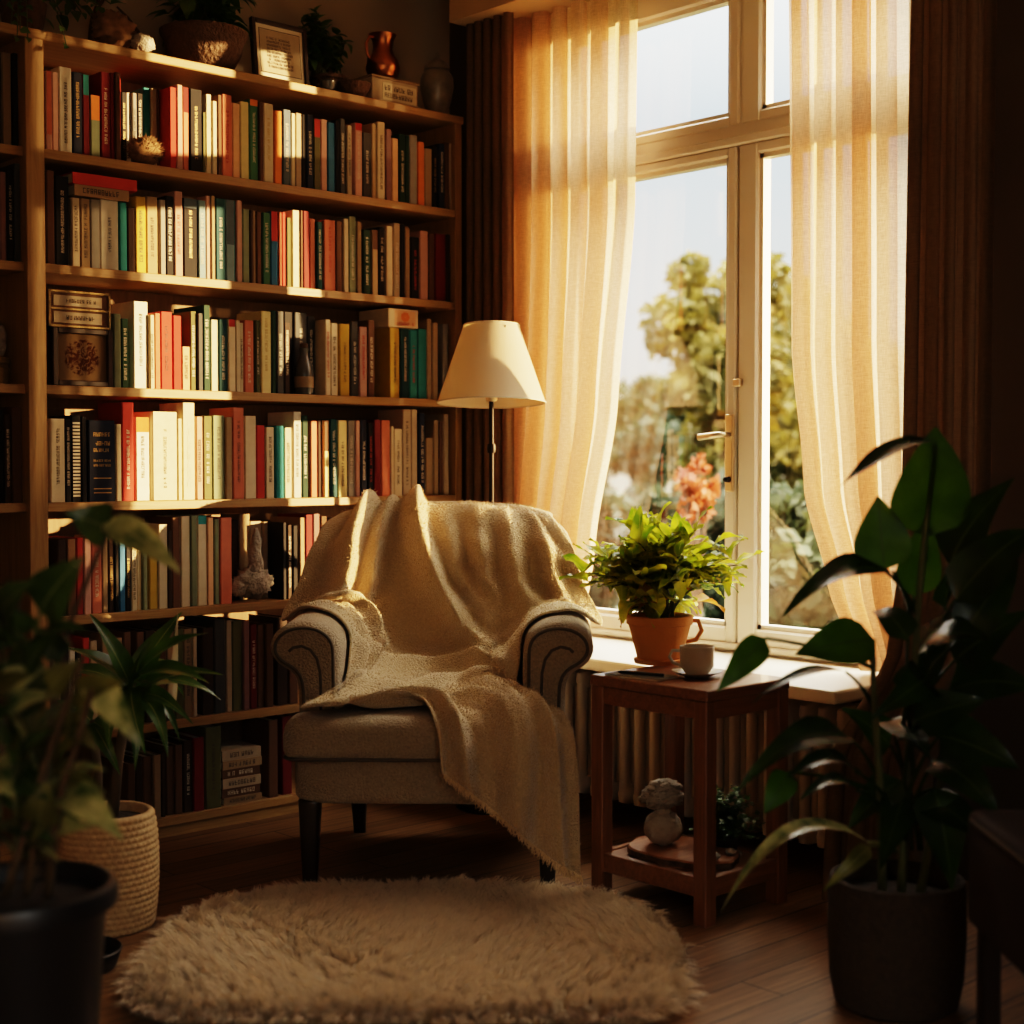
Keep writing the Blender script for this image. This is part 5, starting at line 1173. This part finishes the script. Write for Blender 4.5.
# ================================================================== WOOL THROW over the armchair (chair-local coordinates, relaxed with a small cloth solver)
def outward(o):
    bm = bmesh.new(); bm.from_mesh(o.data); bmesh.ops.recalc_face_normals(bm, faces=bm.faces[:]); bm.to_mesh(o.data); bm.free()
for o in [seat_base, cushion, chair_back] + arm_objs: outward(o)
BODIES = []
for o in [seat_base, chair_back] + arm_objs:
    me = o.data; BODIES.append(BVHTree.FromPolygons([v.co[:] for v in me.vertices], [p.vertices[:] for p in me.polygons]))
for pol in (superell(.262, .30, 48, 8, 0, .285), superell(.394, .088, 56, 5, 0, .031)):   # convex halves of the seat cushion
    mb_ = MB(); mb_.loft(pillow(pol, .360, .479, .045, 0)); bm = bmesh.new(); bv_ = [bm.verts.new(p) for p in mb_.v]
    for f in mb_.f: bm.faces.new([bv_[i] for i in f])
    bmesh.ops.recalc_face_normals(bm, faces=bm.faces[:]); BODIES.append(BVHTree.FromBMesh(bm)); bm.free()
CTRL = np.array([
 # u=0                u=.25               u=.5               u=.75               u=1
 [(-.30,.89,.84), (-.15,.93,.84), (0,.94,.84),   (.14,.93,.86),  (.27,.89,.88)],
 [(-.31,.75,.99),(-.15,.74,1.022),(0,.74,1.018), (.15,.74,1.015), (.29,.73,.985)],
 [(-.395,.565,.90), (-.20,.62,.92), (0,.65,.92),  (.19,.62,.92),  (.385,.565,.90)],
 [(-.43,.505,.79),(-.23,.565,.80), (0,.62,.80),  (.23,.565,.80),  (.42,.505,.79)],
 [(-.47,.44,.69),(-.27,.53,.71), (0,.59,.70),   (.28,.51,.71),  (.475,.42,.68)],
 [(-.36,.33,.737),(-.22,.48,.63),(0,.56,.60),   (.24,.45,.63), (.365,.28,.737)],
 [(-.240,.19,.585),(-.18,.36,.56), (.0,.46,.54),  (.20,.36,.56),  (.245,.22,.62)],
 [(-.335,-.035,.485),(-.17,.06,.50),(.02,.22,.505), (.15,.23,.515), (.230,.16,.51)],
 [(-.06,.05,.50),(.02,.09,.505),  (.11,.09,.51), (.22,.06,.515), (.30,.03,.51)],
 [(.035,-.07,.46),(.11,-.075,.465),(.20,-.08,.465),(.30,-.08,.465),(.385,-.07,.455)],
 [(.05,-.105,.35),(.13,-.11,.295), (.22,-.115,.225),(.32,-.115,.14),(.405,-.10,.085)]], float)
def cr_interp(P, n):                    # Catmull-Rom along axis 0
    m = P.shape[0]; t = np.linspace(0, m-1-1e-9, n); k = t.astype(int); f = (t-k).reshape(-1, *([1]*(P.ndim-1)))
    Q = np.concatenate([2*P[:1]-P[1:2], P, 2*P[-1:]-P[-2:-1]], 0)
    a, b, c, d = Q[k], Q[k+1], Q[k+2], Q[k+3]
    return .5*((2*b)+(c-a)*f+(2*a-5*b+4*c-d)*f*f+(3*b-a-3*c+d)*f**3)
NU, NV = 140, 224
G = cr_interp(CTRL, NV); G = cr_interp(G.transpose(1,0,2), NU).transpose(1,0,2)       # [v,u,3]
vv, uu_ = np.meshgrid(np.linspace(0,1,NV), np.linspace(0,1,NU), indexing='ij')
def gnormal(G):
    du = np.gradient(G, axis=1); dv = np.gradient(G, axis=0); n = np.cross(du, dv); return n/(np.linalg.norm(n, axis=2, keepdims=True)+1e-9)
Nn = gnormal(G)
# make the normal point away from the chair (towards the sitter / up)
ref = np.array([0,-.7,.7]); flip = np.where((Nn@ref) < 0, -1.0, 1.0)
if np.mean(flip[20:]) < 0: Nn = -Nn
def win(v, a, b, s=.04): return 1/(1+np.exp(-(v-a)/s)) * 1/(1+np.exp((v-b)/s))
def ridge(cu, w): return np.exp(-((uu_-cu)/w)**2)
D = np.zeros_like(uu_)
def rr_(c, w, sk=.35):               # a fold with one steep flank
    x = (uu_-c)/w; return np.exp(-np.where(x > 0, x*(1+sk), x*(1-sk))**2)
vb = np.clip((vv-.09)/.45, 0, 1)
D += .075*rr_(.13+.09*vb, .034)*win(vv,.07,.58,.03)
D += .036*rr_(.225+.09*vb, .026)*win(vv,.07,.50,.03)
D += .080*rr_(.34+.30*vb**1.1, .036)*win(vv,.07,.57,.03)
D += .036*rr_(.47+.20*vb, .034)*win(vv,.22,.52)
D += .040*rr_(.64+.02*vb, .036)*win(vv,.21,.46)
D += .040*rr_(.79-.08*vb, .038)*win(vv,.20,.50)
D += .030*rr_(.92-.05*vb, .030)*win(vv,.13,.40)
for c, a in ((.065,.042),(.14,.050),(.21,.030)): D += a*ridge(c, .030)*win(vv,.37,.62,.02)
for c, a in ((.935,.046),(.86,.054),(.785,.040)): D += a*ridge(c, .032)*win(vv,.37,.64,.02)
for c, a, w in ((.05,.034,.05),(.24,.050,.07),(.47,.020,.06),(.64,.050,.08),(.90,.044,.06)):
    D += a*rr_(c+.09*np.sin(4*vv+9*c)-.25*(vv-.85)*(c-.3), w)*win(vv,.68,1.3,.025)
D += (.040*np.exp(-((vv-(.570+.05*uu_+.012*np.sin(7*uu_)))/.015)**2)+.036*np.exp(-((vv-(.625+.04*np.sin(3.4*uu_)))/.014)**2))*np.clip(np.sin(PI*uu_)*2.2,0,1)
D += .005*np.sin(uu_*31+3*np.sin(vv*13))*np.sin(vv*37+2*np.sin(uu_*9))
P = G + Nn*D[:,:,None]
Pr = P.reshape(-1,3)
def collide(Pr, off=.011, old=None):
    for bv in BODIES:
        for i in range(len(Pr)):
            p = Pr[i]; loc, nrm, fi, dist = bv.find_nearest(Vector(p), .16)
            if loc is None: continue
            q = Vector(p)-loc; s = q.dot(nrm)
            if s < 0 or dist < off:
                t = loc + nrm*off
                if old is not None:      # friction
                    o_ = old[i]; m_ = Vector(o_); tv = t-m_; tn = nrm*tv.dot(nrm); t = m_ + tn + (tv-tn)*.35
                Pr[i] = t[:]
collide(Pr)
P = Pr.reshape(NV,NU,3)
CONS = [((slice(None),slice(0,-1)),(slice(None),slice(1,None)),.9),((slice(0,-1),slice(None)),(slice(1,None),slice(None)),.9),((slice(0,-1),slice(0,-1)),(slice(1,None),slice(1,None)),.5),((slice(1,None),slice(0,-1)),(slice(0,-1),slice(1,None)),.5),
        ((slice(None),slice(0,-3)),(slice(None),slice(3,None)),.12),((slice(0,-3),slice(None)),(slice(3,None),slice(None)),.12)]
REST = [np.linalg.norm(P[a]-P[b], axis=2) for a, b, k in CONS]
med = [np.median(r) for r in REST]
REST = [np.clip(r, .3*m, 5*m) for r, m in zip(REST, med)]
REST = [.6*r+.4*__import__('numpy').median(r) if False else r for r in REST]
prev = P.copy()
for step in range(3):
    vel = (P-prev)*.86; prev = P.copy()
    P = P + vel; P[:,:,2] -= 9.8*(1/70)**2*.5*(vv>.6)
    P[:3] = prev[:3]
    for it in range(7):
        for (a, b, k), r in zip(CONS, REST):
            d = P[b]-P[a]; L = np.linalg.norm(d, axis=2)+1e-9; c = (d*((L-r)/L*.5*k*.6)[:,:,None])
            P[a] += c; P[b] -= c
    if step % 2 == 1:
        Pr = P.reshape(-1,3).copy(); collide(Pr, .011, prev.reshape(-1,3)); P = Pr.reshape(NV,NU,3)
for _ in range(3):
    Q = P.copy(); Q[1:-1,1:-1] = .5*P[1:-1,1:-1] + .125*(P[:-2,1:-1]+P[2:,1:-1]+P[1:-1,:-2]+P[1:-1,2:]); P = Q
Pr = P.reshape(-1,3).copy(); collide(Pr, .016); collide(Pr, .013); P = Pr.reshape(NV,NU,3)
P[:,:,2] = np.maximum(P[:,:,2], .02)
ii, jj = np.meshgrid(np.arange(NV-1), np.arange(NU-1), indexing='ij'); b0 = (ii*NU+jj).ravel()
Fq = np.stack([b0, b0+1, b0+NU+1, b0+NU], 1)
UVb = np.stack([uu_.ravel(), vv.ravel()], 1)
Nb = gnormal(P); 
if np.mean((Nb@ref)[20:]) < 0: Fq = Fq[:, ::-1]; Nb = -Nb
# a second sheet gives the throw its thickness
Vb = np.concatenate([P.reshape(-1,3), (P-Nb*.007).reshape(-1,3)]); n1 = NU*NV
rim = np.concatenate([np.arange(NU), (np.arange(1,NV)*NU+NU-1), ((NV-1)*NU+np.arange(NU-2,-1,-1)), (np.arange(NV-2,0,-1)*NU)])
rq = np.stack([rim, np.roll(rim,-1), np.roll(rim,-1)+n1, rim+n1], 1)
throw = np_obj('throw_blanket', Vb, np.concatenate([Fq, Fq[:, ::-1]+n1, rq]), M['blanket'], None, True, np.concatenate([UVb, UVb]))
outward(throw)
throw.location = CH_LOC; throw.rotation_euler = (0,0,CH_ROT)
tag(throw, 'fuzzy tan wool throw with a fringe, draped over the beige armchair', 'blanket')
rg = np.random.default_rng(9); NZ = 36000
ri = rg.integers(0, NV-1, NZ); rj = rg.integers(0, NU-1, NZ); fa_, fb_ = rg.uniform(0,1,(2,NZ,1))
p0 = (P[ri,rj]*(1-fa_)+P[ri+1,rj]*fa_)*(1-fb_) + (P[ri,rj+1]*(1-fa_)+P[ri+1,rj+1]*fa_)*fb_
nn_ = Nb[ri,rj]; dd = nn_ + rg.normal(0,.75,(NZ,3)); dd /= np.linalg.norm(dd,axis=1)[:,None]
sd = np.cross(dd, rg.normal(0,1,(NZ,3))); sd /= np.linalg.norm(sd,axis=1)[:,None]
ln = rg.uniform(.004,.0105,(NZ,1)); cv = rg.normal(0,.0022,(NZ,3))
Vz = np.stack([p0-sd*.0008, p0+sd*.0008, p0+dd*ln*.6+cv+sd*.0007, p0+dd*ln*.6+cv-sd*.0007], 1).reshape(-1,3)
M['fuzz'] = fur_mat('blanket_fuzz', (.50,.36,.20), (.62,.47,.28), .35)
UVz = np.tile(np.array([[0,0],[1,0],[1,1],[0,1]]), (NZ,1))
fz = np_obj('wool_fuzz', Vz, np.arange(NZ*4).reshape(-1,4), M['fuzz'], throw, False, UVz); fz['kind'] = 'stuff'
fr_mb = MB(); R2 = random.Random(14)
for k in range(0, NU-1):
    for s in range(2):
        f = R2.random(); p = Vector(P[-1,k]*(1-f)+P[-1,k+1]*f); e = p + Vector((R2.uniform(-.010,.010), R2.uniform(-.008,.004), -R2.uniform(.012,.026))); e.z = max(e.z, .012)
        fr_mb.tube([p, p.lerp(e,.5)+Vector((R2.uniform(-.004,.004),R2.uniform(-.004,.002),0)), e], [.0016,.0014,.0007], 4)
obj('fringe', fr_mb, M['fringe'], throw)
SUN_E = 21.5; SKY_E = 3.0; EXPO = 0.2

# ================================================================== GARDEN
M['grass'] = mat('grass', (.028,.035,.014), .95, var=.5, scale=6)
GZ = -.55
struct('ground', MB().box((XW+.16, -40, GZ-.1), (90, 60, GZ)), M['grass'])
def foliage_mat(name, c0, c1, trans=.4):
    m = bpy.data.materials.new(name); m.use_nodes = True; nt = m.node_tree; b = nt.nodes['Principled BSDF']
    tc = nd(nt, 'ShaderNodeTexCoord'); n = nd(nt, 'ShaderNodeTexNoise', i_Scale=1.6, i_Detail=4.0); nt.links.new(tc.outputs['Object'], n.inputs[0])
    cr = nd(nt, 'ShaderNodeValToRGB'); cr.color_ramp.elements[0].position = .38; cr.color_ramp.elements[1].position = .62; cr.color_ramp.elements[0].color = (*c0,1); cr.color_ramp.elements[1].color = (*c1,1); nt.links.new(n.outputs[0], cr.inputs[0])
    nt.links.new(cr.outputs[0], b.inputs['Base Color']); b.inputs['Roughness'].default_value = .6
    tr = nd(nt, 'ShaderNodeBsdfTranslucent'); nt.links.new(cr.outputs[0], tr.inputs[0]); ms = nd(nt, 'ShaderNodeMixShader'); ms.inputs[0].default_value = trans
    nt.links.new(b.outputs[0], ms.inputs[1]); nt.links.new(tr.outputs[0], ms.inputs[2]); nt.links.new(ms.outputs[0], nt.nodes['Material Output'].inputs[0]); return m
FM = {'gold': foliage_mat('golden_foliage', (.045,.05,.012), (.19,.14,.025)), 'green': foliage_mat('green_foliage', (.015,.028,.010), (.065,.07,.022)), 'dark': foliage_mat('dark_foliage', (.012,.022,.012), (.04,.055,.025)), 'orange': foliage_mat('orange_blossom', (.22,.035,.012), (.42,.11,.03))}
def tree(name, label, x, y, h, cr, mt, seed, nleaf=5000, ls=.13, trunk=True, flat=1.0, group=None):
    base = Vector((x, y, GZ)); t = thing(name, label, 'tree' if trunk else 'shrub', base, 0, group)
    rg = np.random.default_rng(seed); nb = 34
    cz = h-cr*flat*1.0 if trunk else (h*.5 if cr > .2 else h-.24)
    cen = rg.normal(0, 1, (nb,3)); cen /= np.linalg.norm(cen, axis=1)[:,None]; cen *= (rg.uniform(.25,1,(nb,1))**.6)*np.array([cr*.72, cr*.72, cr*flat*.75 if trunk else (h*.42 if cr > .2 else .2)]); cen[:,2] += cz
    br = rg.uniform(.16,.40,nb)*cr
    k = rg.integers(0, nb, nleaf); d = rg.normal(0,1,(nleaf,3)); d /= np.linalg.norm(d, axis=1)[:,None]
    p = cen[k] + d*(br[k]*rg.uniform(.55,1.05,nleaf))[:,None]; p[:,2] = np.maximum(p[:,2], .05)
    a = rg.normal(0,1,(nleaf,3)); a /= np.linalg.norm(a, axis=1)[:,None]; b = np.cross(a, rg.normal(0,1,(nleaf,3))); b /= np.linalg.norm(b, axis=1)[:,None]
    s = ls*rg.uniform(.6,1.3,(nleaf,1))
    V = np.stack([p-a*s, p+b*s*.55, p+a*s, p-b*s*.55], 1).reshape(-1,3); F = np.arange(nleaf*4).reshape(-1,4)
    np_obj('crown' if trunk else 'foliage', V, F, FM[mt], t)
    m = MB(); m.tube([(0,0,0),(.03,.02,cz*.6),(0,.05,cz+cr*.3)], [.10*h/5,.075*h/5,.03*h/5], 8)
    for i in range(7):
        c = Vector(cen[i]); m.tube(bez((.02,.02,cz*.5 if trunk else .05), Vector((c.x*.3,c.y*.3,c.z*.8)), c, 6), .022*h/5, 6)
    obj('trunk' if trunk else 'stems', m, M['bark'], t, True)
    return t
def GP(px, d): p = onD(px, 465, d); return p.x, p.y
x_, y_ = GP(724, 16); tree('garden_tree', 'golden-green garden tree in the right half of the left window pane', x_, y_, 4.5, .98, 'gold', 1, 8000, .075, flat=1.7)
x_, y_ = GP(762, 25); tree('garden_tree', 'tall green garden tree behind the window mullion', x_, y_, 5.4, 1.5, 'green', 2, 8000, .09, flat=1.5)
x_, y_ = GP(652, 27); tree('garden_tree', 'lower dark tree at the left of the left window pane', x_, y_, 3.6, 1.3, 'green', 3, 6000, .09, flat=1.0)
x_, y_ = GP(812, 19); tree('garden_tree', 'green tree seen through the right window pane beside the curtain', x_, y_, 4.2, 1.3, 'gold', 4, 7000, .085, flat=1.4)
x_, y_ = GP(935, 32); tree('garden_tree', 'tree showing faintly through the right sheer curtain', x_, y_, 5.0, 1.8, 'green', 6, 4200, .14, flat=1.3)
for i, (px, d, h, c, mt_, lb) in enumerate(((646, 14, 1.65, .62, 'dark', 'dark hedge shrub low in the left window pane beside the curtain'), (752, 12, 1.9, .68, 'dark', 'dark rounded shrub low behind the window mullion'), (812, 10, 1.7, .55, 'green', 'green shrub low in the right window pane'), (925, 13, 1.9, .75, 'dark', 'dark shrub behind the right sheer curtain'), (555, 12, 1.9, .75, 'dark', 'dark shrub behind the left sheer curtain'))):
    x_, y_ = GP(px, d); tree('garden_shrub', lb, x_, y_, h, c, mt_, 20+i, 3600, .08, False, .8)
x_, y_ = GP(697, 8.6); tree('flowering_shrub', 'blurred orange-red flowering shrub outside the left window pane', x_, y_, 1.78, .14, 'orange', 40, 420, .035, False, .9)

for i, (px, d, lb) in enumerate(((575, 21, 'distant hedge bush behind the left sheer curtain'), (655, 20, 'distant hedge bush at the foot of the trees, left window pane beside the curtain'), (708, 22.5, 'distant hedge bush behind the orange flowering shrub'), (850, 21, 'distant hedge bush behind the right sheer curtain'))):
    x_, y_ = GP(px, d); tree('hedge_bush', lb, x_, y_, 2.5, .62, 'dark', 90+i, 3600, .07, False, .9)
for i, yy in enumerate((-2.6, -1.3, 0.0)):  # hedge sections out of view, added to cut off the low sun
    tree('garden_hedge', ['nearest section of loose hedge outside, right of the window', 'middle section of loose hedge outside, right of the window', 'far section of loose hedge outside, right of the window'][i], 7.9+.25*i, yy, 1.92+.08*(i % 2), .64, 'green', 60+i, 5200, .055, False, .95)
# ================================================================== LIGHT
sun = bpy.data.lights.new('sun', 'SUN'); sun.energy = SUN_E; sun.color = (1.0,.61,.29); sun.angle = math.radians(.6)
so_ = bpy.data.objects.new('sun', sun); COL.objects.link(so_); so_.rotation_euler = Vector((-1,1.0,-.118)).to_track_quat('-Z','Y').to_euler(); so_.location = (8,-1,4)
wd = bpy.data.worlds.new('sky'); bpy.context.scene.world = wd; wd.use_nodes = True; nt = wd.node_tree; bg = nt.nodes['Background']
tc = nd(nt, 'ShaderNodeTexCoord'); sep = nd(nt, 'ShaderNodeSeparateXYZ'); nt.links.new(tc.outputs['Generated'], sep.inputs[0])
cr = nd(nt, 'ShaderNodeValToRGB'); e = cr.color_ramp.elements; e[0].position = 0.0; e[0].color = (.50,.42,.30,1); e[1].position = .75; e[1].color = (8.2,7.4,6.2,1)
q = e.new(.08); q.color = (.46,.46,.43,1); q = e.new(.22); q.color = (.37,.445,.49,1); q = e.new(.34); q.color = (1.0,1.03,1.0,1)
nt.links.new(sep.outputs['Z'], cr.inputs[0]); nt.links.new(cr.outputs[0], bg.inputs[0]); bg.inputs[1].default_value = SKY_E
for nm_, loc, rot, sx3, sy3 in (('portal_window', (XW+.12, 2.97, 1.62), (0, PI/2, 0), 2.3, 2.0), ('portal_rear', (-.12, Y0-.12, 1.6), (-PI/2, 0, 0), 1.45, 2.1)):
    pl_ = bpy.data.lights.new(nm_, 'AREA'); pl_.shape = 'RECTANGLE'; pl_.size = sx3; pl_.size_y = sy3; pl_.cycles.is_portal = True
    po_ = bpy.data.objects.new(nm_, pl_); COL.objects.link(po_); po_.location = loc; po_.rotation_euler = rot

# ================================================================== CAMERA
cd = bpy.data.cameras.new('camera'); cam = bpy.data.objects.new('camera', cd); COL.objects.link(cam)
cd.sensor_width = 36; cd.lens = 36*FOC/1024; cd.clip_start = .05; cd.clip_end = 300
cam.location = CAM; cam.rotation_euler = VF.to_track_quat('-Z','Y').to_euler()
cd.dof.use_dof = True; cd.dof.focus_distance = 4.45; cd.dof.aperture_fstop = 2.1
sc_ = bpy.context.scene; sc_.camera = cam
sc_.view_settings.view_transform = 'Filmic'; sc_.view_settings.look = 'High Contrast'; sc_.view_settings.exposure = EXPO
cy = sc_.cycles; cy.max_bounces = 10; cy.diffuse_bounces = 5; cy.transmission_bounces = 8; cy.transparent_max_bounces = 16; cy.sample_clamp_indirect = 6.0; cy.caustics_reflective = False; cy.caustics_refractive = False
